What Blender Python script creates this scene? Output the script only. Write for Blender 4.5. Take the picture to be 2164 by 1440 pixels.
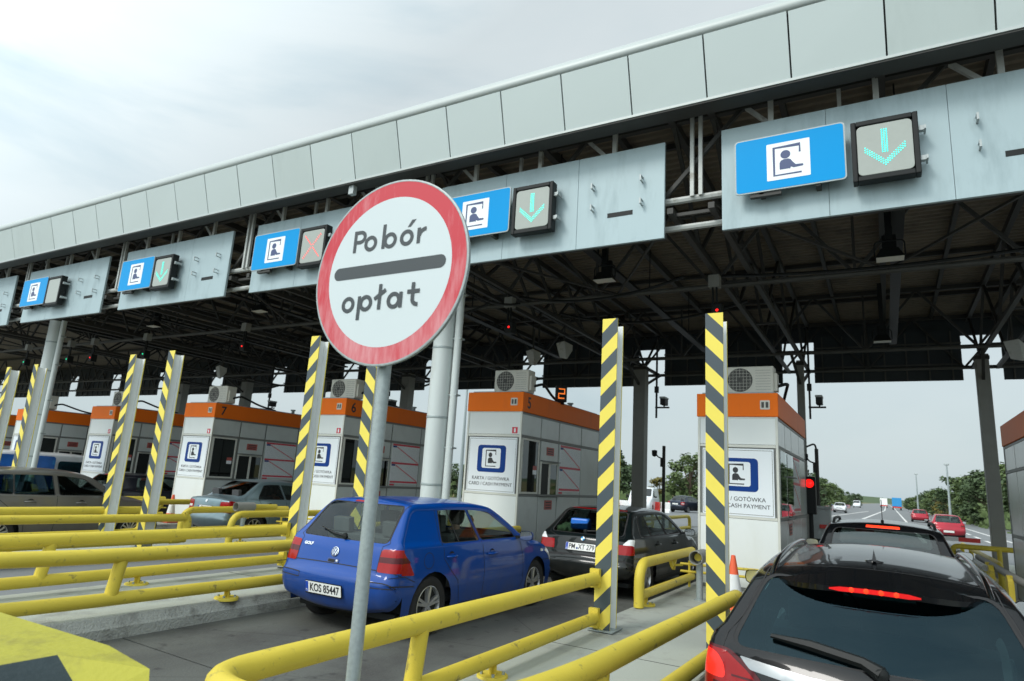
import bpy, bmesh, math, random
import numpy as np
from mathutils import Vector, Matrix
from mathutils.geometry import delaunay_2d_cdt
R = math.radians
PI = math.pi
random.seed(11)
sc = bpy.context.scene
for _o in list(bpy.data.objects):
    bpy.data.objects.remove(_o, do_unlink=True)
COL = sc.collection

# ------------------------------------------------------------------ camera
CAM_Z = 1.69
def _cam():
    yaw, pitch, roll, fpx = -0.5256, 0.2123, 0.0616, 1367.2
    cy, sy = math.cos(yaw), math.sin(yaw)
    f = Vector((sy*math.cos(pitch), cy*math.cos(pitch), math.sin(pitch)))
    r0 = Vector((cy, -sy, 0)); u0 = r0.cross(f)
    r = r0*math.cos(roll)+u0*math.sin(roll); u = -r0*math.sin(roll)+u0*math.cos(roll)
    cd = bpy.data.cameras.new('camera'); co = bpy.data.objects.new('camera', cd); COL.objects.link(co)
    m = Matrix(((r.x, u.x, -f.x, 0), (r.y, u.y, -f.y, 0), (r.z, u.z, -f.z, CAM_Z), (0, 0, 0, 1)))
    co.matrix_world = m
    cd.sensor_width = 36; cd.lens = fpx/2164*36
    cd.clip_start = .05; cd.clip_end = 6000
    cd.dof.use_dof = True; cd.dof.focus_distance = 5.6; cd.dof.aperture_fstop = 3.4
    sc.camera = co
_cam()

# ------------------------------------------------------------------ sky, sun, exposure
SUN_EL, SUN_AZ = R(43), R(203)      # behind the camera and a little to its left
def _world():
    w = bpy.data.worlds.new('World'); sc.world = w; w.use_nodes = True
    nt = w.node_tree; nt.nodes.clear(); N = nt.nodes.new; L = nt.links.new
    out = N('ShaderNodeOutputWorld'); bg = N('ShaderNodeBackground'); L(bg.outputs[0], out.inputs[0])
    bg.inputs[1].default_value = .1
    sky = N('ShaderNodeTexSky'); sky.sky_type = 'NISHITA'; sky.sun_disc = False
    sky.sun_elevation = SUN_EL; sky.sun_rotation = SUN_AZ
    sky.air_density = 1.4; sky.dust_density = 3
    tc = N('ShaderNodeTexCoord')
    mp = N('ShaderNodeMapping'); mp.inputs['Scale'].default_value = (1, 1, 4.2); mp.inputs['Location'].default_value = (3.1, .7, 1.3)
    L(tc.outputs['Generated'], mp.inputs[0])
    n1 = N('ShaderNodeTexNoise'); n1.inputs['Scale'].default_value = 1.7; n1.inputs['Detail'].default_value = 6; n1.inputs['Roughness'].default_value = .52
    n1.inputs['Distortion'].default_value = .35
    L(mp.outputs[0], n1.inputs[0])
    rp = N('ShaderNodeValToRGB'); e = rp.color_ramp.elements
    e[0].position = .3; e[0].color = (3.9, 4.8, 5.2, 1); e[1].position = .64; e[1].color = (5.6, 6.1, 6.2, 1)
    m_ = rp.color_ramp.elements.new(.47); m_.color = (5.2, 5.8, 5.95, 1)
    L(n1.outputs['Fac'], rp.inputs[0])
    # cloud deck: heavier and greyer low over the horizon ahead, bright high up
    sep = N('ShaderNodeSeparateXYZ'); L(tc.outputs['Generated'], sep.inputs[0])
    hr = N('ShaderNodeMapRange'); hr.inputs[1].default_value = .0; hr.inputs[2].default_value = .42
    hr.inputs[3].default_value = 0; hr.inputs[4].default_value = 1.0
    L(sep.outputs['Z'], hr.inputs[0])
    hc = N('ShaderNodeMix'); hc.data_type = 'RGBA'; hc.inputs[6].default_value = (.80, .865, .90, 1); hc.inputs[7].default_value = (1, 1, 1, 1); L(hr.outputs[0], hc.inputs[0])
    # the veiled sun brightens the cloud around it, behind the camera
    dt = N('ShaderNodeVectorMath'); dt.operation = 'DOT_PRODUCT'; L(tc.outputs['Generated'], dt.inputs[0])
    dt.inputs[1].default_value = (math.sin(SUN_AZ)*math.cos(SUN_EL), math.cos(SUN_AZ)*math.cos(SUN_EL), math.sin(SUN_EL))
    br = N('ShaderNodeMapRange'); br.inputs[1].default_value = .1; br.inputs[2].default_value = 1.; br.inputs[3].default_value = 1; br.inputs[4].default_value = 2.8; L(dt.outputs['Value'], br.inputs[0])
    h2 = N('ShaderNodeMix'); h2.data_type = 'RGBA'; h2.blend_type = 'MULTIPLY'; h2.inputs[0].default_value = 1; L(hc.outputs[2], h2.inputs[6]); L(br.outputs[0], h2.inputs[7])
    mul = N('ShaderNodeMix'); mul.data_type = 'RGBA'; mul.blend_type = 'MULTIPLY'; mul.inputs[0].default_value = 1
    L(rp.outputs[0], mul.inputs[6]); L(h2.outputs[2], mul.inputs[7])
    # thinner gaps let a little of the blue sky through
    mx = N('ShaderNodeMix'); mx.data_type = 'RGBA'; mx.inputs[0].default_value = .88
    L(sky.outputs[0], mx.inputs[6]); L(mul.outputs[2], mx.inputs[7])
    L(mx.outputs[2], bg.inputs[0])
    sd = bpy.data.lights.new('sun', 'SUN'); so = bpy.data.objects.new('sun', sd); COL.objects.link(so)
    sd.energy = 1.15; sd.angle = R(16); sd.color = (1, .97, .92)
    d = Vector((math.sin(SUN_AZ)*math.cos(SUN_EL), math.cos(SUN_AZ)*math.cos(SUN_EL), math.sin(SUN_EL)))
    so.rotation_euler = d.to_track_quat('Z', 'Y').to_euler()
    so.location = (-6, -20, 30)
_world()
vs = sc.view_settings
vs.view_transform = 'Standard'; vs.look = 'None'; vs.exposure = 0.45; vs.gamma = 1.0; vs.use_curve_mapping = False
sc.cycles.max_bounces = 8; sc.cycles.transparent_max_bounces = 16

# ------------------------------------------------------------------ helpers
def g(X):
    """height of the cambered plaza at X: crown at -7.2, falling 1.8 % both ways"""
    return -.018*min(abs(X+7.2), 40)

def tag(o, label=None, cat=None, group=None, kind=None):
    if label: o['label'] = label
    if cat: o['category'] = cat
    if group: o['group'] = group
    if kind: o['kind'] = kind
    return o

def thing(name, label, cat, loc=(0, 0, 0), rz=0, group=None):
    o = bpy.data.objects.new(name, None); COL.objects.link(o)
    o.location = loc; o.rotation_euler = (0, 0, rz); o.empty_display_size = .2
    return tag(o, label, cat, group)

KIDS = {}
def link(o, parent=None):
    COL.objects.link(o)
    if parent is not None:
        o.parent = parent; KIDS.setdefault(parent.name, []).append(o)
    return o

def copy_tree(o, parent=None, depth=0):
    c = o.copy(); link(c, parent)
    for ch in KIDS.get(o.name, []): copy_tree(ch, c, depth+1)
    return c

def dup(root, loc, rz=None, label=None, group=None):
    c = copy_tree(root); c.location = loc
    if rz is not None: c.rotation_euler = (0, 0, rz)
    if label: c['label'] = label
    if group: c['group'] = group
    return c

# ------------------------------------------------------------------ materials
MATS = {}
def M(key, col, rough=.5, metal=0., var=.12, vs=4., bump=0., bs=60., coat=0., spec=.5, dirt=None, dscale=2.5, dlo=.5, dhi=.7, emit=0., stretch=(1, 1, 1)):
    m = bpy.data.materials.new(key); m.use_nodes = True; MATS[key] = m
    nt = m.node_tree; N = nt.nodes.new; L = nt.links.new
    b = nt.nodes['Principled BSDF']
    b.inputs['Roughness'].default_value = rough; b.inputs['Metallic'].default_value = metal
    b.inputs['Coat Weight'].default_value = coat; b.inputs['Coat Roughness'].default_value = .04
    b.inputs['Specular IOR Level'].default_value = spec
    c4 = lambda c: (c[0], c[1], c[2], 1)
    b.inputs['Base Color'].default_value = c4(col)
    if emit:
        b.inputs['Emission Color'].default_value = c4(col); b.inputs['Emission Strength'].default_value = emit
    if var or bump or dirt:
        tc = N('ShaderNodeTexCoord'); oi = N('ShaderNodeObjectInfo')
        sc_ = N('ShaderNodeVectorMath'); sc_.operation = 'SCALE'; sc_.inputs[3].default_value = 37.
        L(oi.outputs['Random'], sc_.inputs[0])
        mp = N('ShaderNodeMapping'); mp.inputs['Scale'].default_value = stretch
        L(tc.outputs['Object'], mp.inputs[0]); L(sc_.outputs[0], mp.inputs['Location'])
        n = N('ShaderNodeTexNoise'); n.inputs['Scale'].default_value = vs; n.inputs['Detail'].default_value = 5; n.inputs['Roughness'].default_value = .6
        L(mp.outputs[0], n.inputs[0])
        mx = N('ShaderNodeMix'); mx.data_type = 'RGBA'
        mx.inputs[6].default_value = c4([x*(1-var) for x in col]); mx.inputs[7].default_value = c4([min(1, x*(1+var)) for x in col])
        L(n.outputs['Fac'], mx.inputs[0]); last = mx.outputs[2]
        if dirt:
            n2 = N('ShaderNodeTexNoise'); n2.inputs['Scale'].default_value = dscale; n2.inputs['Detail'].default_value = 8; n2.inputs['Roughness'].default_value = .65
            L(mp.outputs[0], n2.inputs[0])
            mr = N('ShaderNodeMapRange'); mr.inputs[1].default_value = dlo; mr.inputs[2].default_value = dhi
            L(n2.outputs['Fac'], mr.inputs[0])
            m2 = N('ShaderNodeMix'); m2.data_type = 'RGBA'; L(mr.outputs[0], m2.inputs[0]); L(last, m2.inputs[6]); m2.inputs[7].default_value = c4(dirt)
            last = m2.outputs[2]
        L(last, b.inputs['Base Color'])
        if bump:
            n3 = N('ShaderNodeTexNoise'); n3.inputs['Scale'].default_value = bs; n3.inputs['Detail'].default_value = 6
            L(mp.outputs[0], n3.inputs[0])
            bp = N('ShaderNodeBump'); bp.inputs['Strength'].default_value = bump; bp.inputs['Distance'].default_value = .02
            L(n3.outputs['Fac'], bp.inputs['Height']); L(bp.outputs[0], b.inputs['Normal'])
    return m

def glass(key, tint, refl=.06, trans=.55, gc=(.92, .97, .97), gain=1.):
    """window glass: tinted see-through sheet with a Fresnel sky reflection"""
    m = bpy.data.materials.new(key); m.use_nodes = True; MATS[key] = m
    nt = m.node_tree; nt.nodes.clear(); N = nt.nodes.new; L = nt.links.new
    out = N('ShaderNodeOutputMaterial'); tr = N('ShaderNodeBsdfTransparent'); df = N('ShaderNodeBsdfPrincipled'); gl = N('ShaderNodeBsdfGlossy')
    tr.inputs[0].default_value = (tint[0]*trans, tint[1]*trans, tint[2]*trans, 1)
    gl.inputs['Roughness'].default_value = .015; gl.inputs[0].default_value = (*gc, 1)
    fr = N('ShaderNodeFresnel'); fr.inputs[0].default_value = 1.5
    mt = N('ShaderNodeMath'); mt.operation = 'MULTIPLY_ADD'; mt.inputs[1].default_value = gain; mt.inputs[2].default_value = refl; mt.use_clamp = True
    L(fr.outputs[0], mt.inputs[0])
    mx = N('ShaderNodeMixShader'); L(mt.outputs[0], mx.inputs[0]); L(tr.outputs[0], mx.inputs[1]); L(gl.outputs[0], mx.inputs[2])
    L(mx.outputs[0], out.inputs[0]); nt.nodes.remove(df)
    return m

M('yellow', (.63, .50, .062), .5, 0, .12, 3, .1, 90, spec=.25, dirt=(.22, .18, .07), dscale=10, dlo=.60, dhi=.72)
M('block_yellow', (.38, .36, .05), .6, 0, .14, 4, .2, 40, spec=.2, dirt=(.22, .20, .05), dscale=5, dlo=.5, dhi=.75)
M('block_dark', (.03, .045, .05), .6, 0, .3, 4, .2, 40, spec=.2)
M('yellow_stripe', (.76, .63, .10), .45, 0, .06, 6, spec=.35)
M('dark_stripe', (.045, .065, .078), .5, 0, .1, 6)
M('beam_grey', (.74, .77, .76), .5, .0, .06, 3)
M('galv', (.31, .36, .36), .45, .2, .3, 45, .08, 80)
M('steel_grey', (.40, .44, .44), .5, .2, .1, 5, dirt=(.2, .2, .19), dscale=4, dlo=.6, dhi=.85)
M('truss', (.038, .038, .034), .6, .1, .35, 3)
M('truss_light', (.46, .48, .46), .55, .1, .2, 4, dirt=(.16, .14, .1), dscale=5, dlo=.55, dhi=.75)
M('deck', (.20, .168, .122), .75, 0, .25, 1.2, dirt=(.09, .075, .06), dscale=1.5, dlo=.5, dhi=.8)
M('column_white', (.54, .59, .58), .5, 0, .06, 3, dirt=(.42, .44, .41), dscale=2.5, dlo=.6, dhi=.85, stretch=(1, 1, .3))
M('column_grey', (.25, .255, .235), .7, 0, .15, 4)
M('fascia_worn', (.49, .555, .54), .42, .1, .04, .9, dirt=(.44, .50, .485), dscale=1.5, dlo=.5, dhi=.8, stretch=(1.5, 1, .4))
M('fascia', (.53, .595, .585), .38, .15, .03, .7)
M('fascia_trim', (.41, .45, .44), .45, .1, .05, 1)
M('board', (.36, .455, .48), .45, .1, .05, 1.2, spec=.3, dirt=(.25, .325, .345), dscale=2.2, dlo=.5, dhi=.82, stretch=(1.5, 1.5, .35))
M('black', (.010, .012, .012), .5, 0, .2, 8, spec=.25)
M('rubber', (.018, .018, .019), .8, 0, .2, 20)
M('truss_mid', (.085, .086, .078), .6, .1, .3, 3)
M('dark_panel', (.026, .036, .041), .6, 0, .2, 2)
M('sign_blue', (.0, .29, .66), .4, 0, .02, 2, spec=.12)
M('navy', (.035, .06, .16), .45, 0, .05, 4)
M('sign_white', (.80, .84, .85), .4, 0, .02, 2)
M('poster_white', (.78, .83, .86), .3, 0, .03, 2)
M('poster_blue', (.006, .045, .23), .4, 0, .05, 2, spec=.15)
M('ink', (.02, .022, .025), .5, 0, 0)
M('red_mark', (.62, .03, .06), .45, 0, .1, 6)
M('red_notice', (.42, .09, .075), .5, 0, .1, 12)
M('pale_line', (.40, .43, .45), .5, 0, 0)
M('sign_dark', (.032, .042, .047), .45, 0, .05, 6)
M('sign_face', (.55, .615, .63), .42, 0, .03, 3)
M('signal_screen', (.33, .36, .33), .3, 0, .07, 9)
M('led_green', (.05, .9, .72), .4, 0, 0, emit=.55)
M('led_red', (1., .10, .09), .4, 0, 0, emit=.55)
M('led_amber', (1., .20, .02), .4, 0, 0, emit=.6)
M('lamp_red', (1., .012, .010), .3, 0, 0, emit=1.1)
M('lamp_green', (.02, .8, .35), .3, 0, 0, emit=.8)
M('orange', (.92, .185, .014), .5, 0, .05, 2, spec=.12, dirt=(.72, .15, .03), dscale=2, dlo=.55, dhi=.9, stretch=(1, 1, .3))
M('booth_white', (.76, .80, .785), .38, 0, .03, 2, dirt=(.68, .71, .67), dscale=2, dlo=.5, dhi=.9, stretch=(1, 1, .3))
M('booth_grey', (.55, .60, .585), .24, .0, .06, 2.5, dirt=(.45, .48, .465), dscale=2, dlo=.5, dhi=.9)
M('booth_frame', (.64, .65, .59), .45, .1, .08, 4)
M('booth_frame_dark', (.20, .21, .20), .5, .2, .1, 4)
M('plastic_cream', (.62, .61, .54), .5, 0, .08, 5)
M('grille', (.06, .06, .055), .6, 0, .2, 20)
M('concrete', (.36, .385, .345), .85, 0, .12, 1.6, .25, 45, dirt=(.20, .20, .185), dscale=1.6, dlo=.52, dhi=.72)
M('kerb', (.36, .37, .34), .9, 0, .18, 3, .9, 45, dirt=(.15, .15, .135), dscale=3.2, dlo=.5, dhi=.72)
M('asphalt', (.17, .18, .185), .85, 0, .2, .35, .3, 70)
M('lane', (.093, .097, .087), .8, 0, .2, 1.1, .3, 40, dirt=(.055, .053, .05), dscale=.9, dlo=.5, dhi=.7)
M('paint', (.62, .62, .6), .7, 0, .12, 2)
M('grass', (.16, .14, .05), .95, 0, .4, .08)
M('trunk', (.09, .065, .045), .9, 0, .3, 6)
M('leaf_dark', (.055, .09, .034), .7, 0, .55, 1.2)
M('leaf_mid', (.095, .14, .045), .7, 0, .5, 1.2)
M('leaf_yellow', (.17, .145, .03), .7, 0, .45, 1.2)
M('cone_orange', (.85, .13, .05), .5, 0, .06, 8)
M('barrier_red', (.72, .05, .04), .5, 0, .06, 4)
M('barrier_white', (.78, .79, .78), .5, 0, .05, 4)
M('chrome', (.75, .77, .78), .12, 1., 0)
M('alloy', (.52, .53, .54), .3, .8, .06, 10)
M('tail_red', (.30, .002, .004), .25, 0, .15, 40, coat=.35, spec=.2)
M('tail_smoke', (.075, .004, .007), .25, 0, .2, 40, coat=.35, spec=.2)
M('tail_lit', (.80, .02, .012), .25, 0, .4, 22, coat=.3, spec=.2, emit=.5)
M('lamp_lit', (1., .04, .012), .4, 0, .15, 30, spec=.1, emit=.9)
M('lamp_clear', (.75, .78, .78), .12, 0, .1, 25, coat=1)
M('interior', (.018, .019, .02), .8, 0, .3, 6)
M('seat_grey', (.06, .062, .065), .85, 0, .2, 10)
M('plate', (.78, .79, .76), .4, 0, .03, 10)
M('plate_blue', (.01, .06, .40), .4, 0, 0)
M('skin', (.42, .22, .15), .55, 0, .1, 12)
M('hair', (.018, .012, .01), .7, 0, .3, 60)
M('cloth_dark', (.015, .016, .02), .85, 0, .2, 14)
M('cloth_orange', (.40, .10, .03), .85, 0, .2, 14)
M('blue_plastic', (.01, .14, .55), .35, 0, .05, 8)
M('paper_green', (.42, .55, .30), .7, 0, .4, 14)
M('truck_blue', (.02, .24, .52), .5, 0, .1, 2)
M('ad_blue', (.008, .10, .38), .35, 0, .75, 2.2, dirt=(.03, .34, .52), dscale=1.4, dlo=.55, dhi=.7)
glass('car_glass', (.50, .62, .60), .035, .55)
glass('car_glass_clear', (.84, .95, .90), .01, .95, (.9, .97, .97), .65)
glass('car_glass_dark', (.24, .50, .56), .006, .55, (.5, .8, .95), .8)
M('strip_red', (.62, .008, .008), .3, 0, .2, 30, coat=.3, spec=.2, emit=.22)
M('trim_chrome', (.30, .32, .33), .25, 1., 0)
M('dark_chrome', (.20, .21, .22), .18, 1., 0)
glass('booth_glass', (.30, .36, .34), .03, .35)
glass('booth_sheen', (.80, .85, .84), .06, .8)
def carpaint(key, col, metal=.3, rough=.38, var=.04):
    m = M(key, col, rough, metal, var, 3, coat=.6, spec=.1, dirt=[c*.85+.004 for c in col], dscale=2.2, dlo=.5, dhi=.85)
    nt = m.node_tree; N = nt.nodes.new; L = nt.links.new; b = nt.nodes['Principled BSDF']; src = b.inputs['Base Color'].links[0].from_socket   # road film on the sills
    tc = N('ShaderNodeTexCoord'); sp = N('ShaderNodeSeparateXYZ'); L(tc.outputs['Object'], sp.inputs[0]); n = N('ShaderNodeTexNoise'); n.inputs['Scale'].default_value = 5; n.inputs['Detail'].default_value = 6; L(tc.outputs['Object'], n.inputs[0])
    mr = N('ShaderNodeMapRange'); mr.inputs[1].default_value = .75; mr.inputs[2].default_value = .2; mr.inputs[3].default_value = 0; mr.inputs[4].default_value = .75; L(sp.outputs['Z'], mr.inputs[0])
    mu = N('ShaderNodeMath'); mu.operation = 'MULTIPLY'; L(mr.outputs[0], mu.inputs[0]); L(n.outputs['Fac'], mu.inputs[1])
    mx = N('ShaderNodeMix'); mx.data_type = 'RGBA'; L(mu.outputs[0], mx.inputs[0]); L(src, mx.inputs[6]); mx.inputs[7].default_value = (.085, .08, .07, 1); L(mx.outputs[2], b.inputs['Base Color'])
    return m
carpaint('p_blue', (.0, .052, .28), .0, .3)
carpaint('p_black', (.0035, .004, .005), 0, .25)
carpaint('p_greenblack', (.005, .009, .0095), .1, .3)
carpaint('p_silverblue', (.19, .27, .30), .55, .32)
carpaint('p_greybrown', (.17, .165, .15), .5, .32)
carpaint('p_navy', (.012, .014, .022), .2, .3)
carpaint('p_red', (.36, .012, .03), .1, .35)
carpaint('p_white', (.72, .75, .77), 0, .35)
carpaint('p_darkblue', (.02, .03, .05), .3, .3)

def lane_wear():
    """worn wheel tracks, oil drips and hairline cracks on the concrete lanes (5 m lane pitch)"""
    m = MATS['lane']; nt = m.node_tree; N = nt.nodes.new; L = nt.links.new; b = nt.nodes['Principled BSDF']
    base = b.inputs['Base Color'].links[0].from_socket
    tc = N('ShaderNodeTexCoord'); sp = N('ShaderNodeSeparateXYZ'); L(tc.outputs['Object'], sp.inputs[0])
    def mth(op, a, v=None, w=None):
        n = N('ShaderNodeMath'); n.operation = op
        for i, q in enumerate((a, v, w)):
            if q is None: continue
            if isinstance(q, (int, float)): n.inputs[i].default_value = q
            else: L(q, n.inputs[i])
        return n.outputs[0]
    d = mth('PINGPONG', mth('ADD', sp.outputs['X'], 102.2-.22+2.5-2.2), 2.5)       # distance from the lane edge line
    off = mth('ABSOLUTE', mth('SUBTRACT', mth('SUBTRACT', 2.5, d), .78))
    mp = N('ShaderNodeMapping'); mp.inputs['Scale'].default_value = (3, .35, 1); L(tc.outputs['Object'], mp.inputs[0])
    n1 = N('ShaderNodeTexNoise'); n1.inputs['Scale'].default_value = 1.6; n1.inputs['Detail'].default_value = 7; L(mp.outputs[0], n1.inputs[0])
    tr = N('ShaderNodeMapRange'); tr.inputs[1].default_value = .42; tr.inputs[2].default_value = .05; tr.inputs[3].default_value = 0; tr.inputs[4].default_value = .75; L(off, tr.inputs[0])
    f = mth('MULTIPLY', tr.outputs[0], n1.outputs['Fac'])
    oil = N('ShaderNodeTexNoise'); oil.inputs['Scale'].default_value = 4.5; oil.inputs['Detail'].default_value = 3; L(tc.outputs['Object'], oil.inputs[0])
    om = N('ShaderNodeMapRange'); om.inputs[1].default_value = .64; om.inputs[2].default_value = .70; om.inputs[4].default_value = .7; L(oil.outputs['Fac'], om.inputs[0])
    v = N('ShaderNodeTexVoronoi'); v.feature = 'DISTANCE_TO_EDGE'; v.inputs['Scale'].default_value = .55; L(tc.outputs['Object'], v.inputs['Vector'])
    cr = N('ShaderNodeMapRange'); cr.inputs[1].default_value = .006; cr.inputs[2].default_value = .0; cr.inputs[4].default_value = .6; L(v.outputs['Distance'], cr.inputs[0])
    tot = mth('MINIMUM', mth('ADD', mth('ADD', f, om.outputs[0]), cr.outputs[0]), .85)
    mx = N('ShaderNodeMix'); mx.data_type = 'RGBA'; L(tot, mx.inputs[0]); L(base, mx.inputs[6]); mx.inputs[7].default_value = (.035, .034, .033, 1); L(mx.outputs[2], b.inputs['Base Color'])
lane_wear()

# ------------------------------------------------------------------ mesh builder
class MB:
    def __init__(s): s.v = []; s.f = []; s.m = []; s.mats = []
    def mi(s, mat):
        m = MATS[mat] if isinstance(mat, str) else mat
        if m not in s.mats: s.mats.append(m)
        return s.mats.index(m)
    def add(s, vs, fs, mat):
        o = len(s.v); k = s.mi(mat)
        s.v += [tuple(p) for p in vs]
        for f in fs: s.f.append([i+o for i in f]); s.m.append(k)
        return s
    def box(s, c, d, mat, rot=None):
        x, y, z = d[0]/2, d[1]/2, d[2]/2
        P = [Vector((a*x, b*y, e*z)) for a in (-1, 1) for b in (-1, 1) for e in (-1, 1)]
        if rot is not None: P = [rot @ p for p in P]
        P = [p+Vector(c) for p in P]
        return s.add(P, [(0, 1, 3, 2), (4, 6, 7, 5), (0, 4, 5, 1), (2, 3, 7, 6), (0, 2, 6, 4), (1, 5, 7, 3)], mat)
    def bb(s, a, b, mat):
        return s.box([(a[i]+b[i])/2 for i in range(3)], [abs(b[i]-a[i]) for i in range(3)], mat)
    def beam(s, p, q, w, h, mat):
        """rectangular bar from p to q"""
        p, q = Vector(p), Vector(q); d = q-p; L = d.length
        rot = d.to_track_quat('Y', 'Z').to_matrix()
        return s.box((p+q)/2, (w, L, h), mat, rot)
    def tube(s, path, r, mat, n=10, cap=True, rs=None):
        P = [Vector(p) for p in path]; rings = []
        up = None
        for i, p in enumerate(P):
            t = (P[min(i+1, len(P)-1)]-P[max(i-1, 0)]).normalized()
            if up is None:
                up = Vector((0, 0, 1)) if abs(t.z) < .9 else Vector((1, 0, 0))
            a = t.cross(up).normalized(); b = a.cross(t).normalized(); up = b
            rr = rs[i] if rs else r
            rings.append([p+a*math.cos(2*PI*k/n)*rr+b*math.sin(2*PI*k/n)*rr for k in range(n)])
        V = [v for rg in rings for v in rg]
        F = [(i*n+k, i*n+(k+1) % n, (i+1)*n+(k+1) % n, (i+1)*n+k) for i in range(len(P)-1) for k in range(n)]
        if cap: F += [tuple(range(n))[::-1], tuple((len(P)-1)*n+k for k in range(n))]
        return s.add(V, F, mat)
    def lathe(s, prof, mat, o=(0, 0, 0), axis='Z', n=24, cap=False):
        V = []
        for r, h in prof:
            for k in range(n):
                a = 2*PI*k/n; c, q = math.cos(a)*r, math.sin(a)*r
                V.append({'Z': (c, q, h), 'X': (h, c, q), 'Y': (q, h, c)}[axis])
        V = [Vector(v)+Vector(o) for v in V]
        F = [(i*n+k, i*n+(k+1) % n, (i+1)*n+(k+1) % n, (i+1)*n+k) for i in range(len(prof)-1) for k in range(n)]
        if cap: F += [tuple(range(n))[::-1], tuple((len(prof)-1)*n+k for k in range(n))]
        return s.add(V, F, mat)
    def prism(s, poly, a, b, mat, axis='Y'):
        """polygon extruded between a and b along axis; poly coords are the other two axes in order"""
        def put(u, v, w): return {'Y': (u, w, v), 'X': (w, u, v), 'Z': (u, v, w)}[axis]
        n = len(poly); V = [put(u, v, a) for u, v in poly]+[put(u, v, b) for u, v in poly]
        F = [tuple(range(n)), tuple(range(2*n-1, n-1, -1))]+[(i, i+n, (i+1) % n+n, (i+1) % n) for i in range(n)]
        return s.add(V, F, mat)
    def ribbon(s, path, w, y, mat, th=.0012, closed=False, axis='Y'):
        """flat stroke of width w in the XZ (or YZ) plane, a little proud of y"""
        P = [Vector((p[0], p[1])) for p in path]; P = [p for i, p in enumerate(P) if i == 0 or (p-P[i-1]).length > 1e-5]; n = len(P); A = []; B = []
        for i in range(n):
            if closed: t = (P[(i+1) % n]-P[i-1])
            else: t = P[min(i+1, n-1)]-P[max(i-1, 0)]
            t.normalize(); nn = Vector((-t.y, t.x))
            if 0 < i < n-1 or closed:
                t1 = (P[i]-P[i-1]).normalized(); k = nn.dot(Vector((-t1.y, t1.x))); k = max(k, .5)
            else: k = 1
            A.append(P[i]+nn*w/2/k); B.append(P[i]-nn*w/2/k)
        def put(q, d): return (q.x, d, q.y) if axis == 'Y' else (d, q.x, q.y)
        V = [put(q, y) for q in A]+[put(q, y) for q in B]
        m = n if closed else n-1
        F = [(i, (i+1) % n, (i+1) % n+n, i+n) for i in range(m)]
        return s.add(V, F, mat)
    def build(s, name, parent=None, smooth=None, bevel=0, loc=None, recalc=True):
        me = bpy.data.meshes.new(name); me.from_pydata(s.v, [], s.f)
        for m in s.mats: me.materials.append(m)
        me.polygons.foreach_set('material_index', s.m)
        if recalc:
            bm = bmesh.new(); bm.from_mesh(me); bmesh.ops.recalc_face_normals(bm, faces=bm.faces); bm.to_mesh(me); bm.free()
        if smooth is not None:
            me.shade_smooth(); me.set_sharp_from_angle(angle=R(smooth))
        me.update()
        o = bpy.data.objects.new(name, me); link(o, parent)
        if loc: o.location = loc
        if bevel:
            b = o.modifiers.new('bevel', 'BEVEL'); b.width = bevel; b.segments = 2; b.limit_method = 'ANGLE'; b.angle_limit = R(40)
        return o

def text(body, size, name, mat, parent, loc, rot=(PI/2, 0, 0), bold=.0, sx=1., align='CENTER', ext=.0015):
    cu = bpy.data.curves.new(name, 'FONT'); cu.body = body; cu.size = size; cu.extrude = ext; cu.offset = bold
    cu.align_x = align; cu.align_y = 'CENTER'; cu.resolution_u = 4
    t = bpy.data.objects.new(name, cu); COL.objects.link(t)
    me = bpy.data.meshes.new_from_object(t.evaluated_get(bpy.context.evaluated_depsgraph_get()))
    bpy.data.objects.remove(t); bpy.data.curves.remove(cu)
    me.name = name; me.materials.clear(); me.materials.append(MATS[mat])
    o = bpy.data.objects.new(name, me); link(o, parent)
    o.location = loc; o.rotation_euler = rot; o.scale = (sx, 1, 1)
    return o

def arc(cx, cy, r, a0, a1, n=12, ry=None):
    ry = r if ry is None else ry
    return [(cx+r*math.cos(R(a0+(a1-a0)*i/n)), cy+ry*math.sin(R(a0+(a1-a0)*i/n))) for i in range(n+1)]

def rrect(x0, y0, x1, y1, r, n=5):
    return arc(x1-r, y1-r, r, 0, 90, n)+arc(x0+r, y1-r, r, 90, 180, n)+arc(x0+r, y0+r, r, 180, 270, n)+arc(x1-r, y0+r, r, 270, 360, n)

def fillet(P, r, n=5, closed=False):
    """round the corners of a 3D polyline"""
    P = [Vector(p) for p in P]; out = [] if closed else [P[0]]
    rng = range(len(P)) if closed else range(1, len(P)-1)
    for i in rng:
        p = P[i]; a = P[i-1]-p; b = P[(i+1) % len(P)]-p
        d = min(r, a.length*.49, b.length*.49); A = p+a.normalized()*d; B = p+b.normalized()*d
        for k in range(n+1):
            t = k/n; out.append(A*(1-t)**2+p*2*t*(1-t)+B*t*t)
    if not closed: out.append(P[-1])
    return out
# ------------------------------------------------------------------ car builder
def catmull(P, step=.04):
    P = np.array(P, float); out = []
    n = len(P)
    for i in range(n-1):
        p0, p1, p2, p3 = P[max(i-1, 0)], P[i], P[i+1], P[min(i+2, n-1)]
        L = np.linalg.norm(p2[:2]-p1[:2]); m = max(2, int(L/step))
        l0 = max(np.linalg.norm(p1[:2]-p0[:2]), 1e-6); l2 = max(np.linalg.norm(p3[:2]-p2[:2]), 1e-6)
        t1 = ((p1-p0)/l0*L if i else p2-p1); t2 = ((p3-p2)/l2*L if i < n-2 else p2-p1)
        t1 = .5*(t1+(p2-p1)); t2 = .5*(t2+(p2-p1))
        for k in range(m):
            t = k/m
            out.append((2*t**3-3*t**2+1)*p1+(t**3-2*t**2+t)*t1+(-2*t**3+3*t**2)*p2+(t**3-t**2)*t2)
    out.append(P[-1]); return np.array(out)

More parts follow.
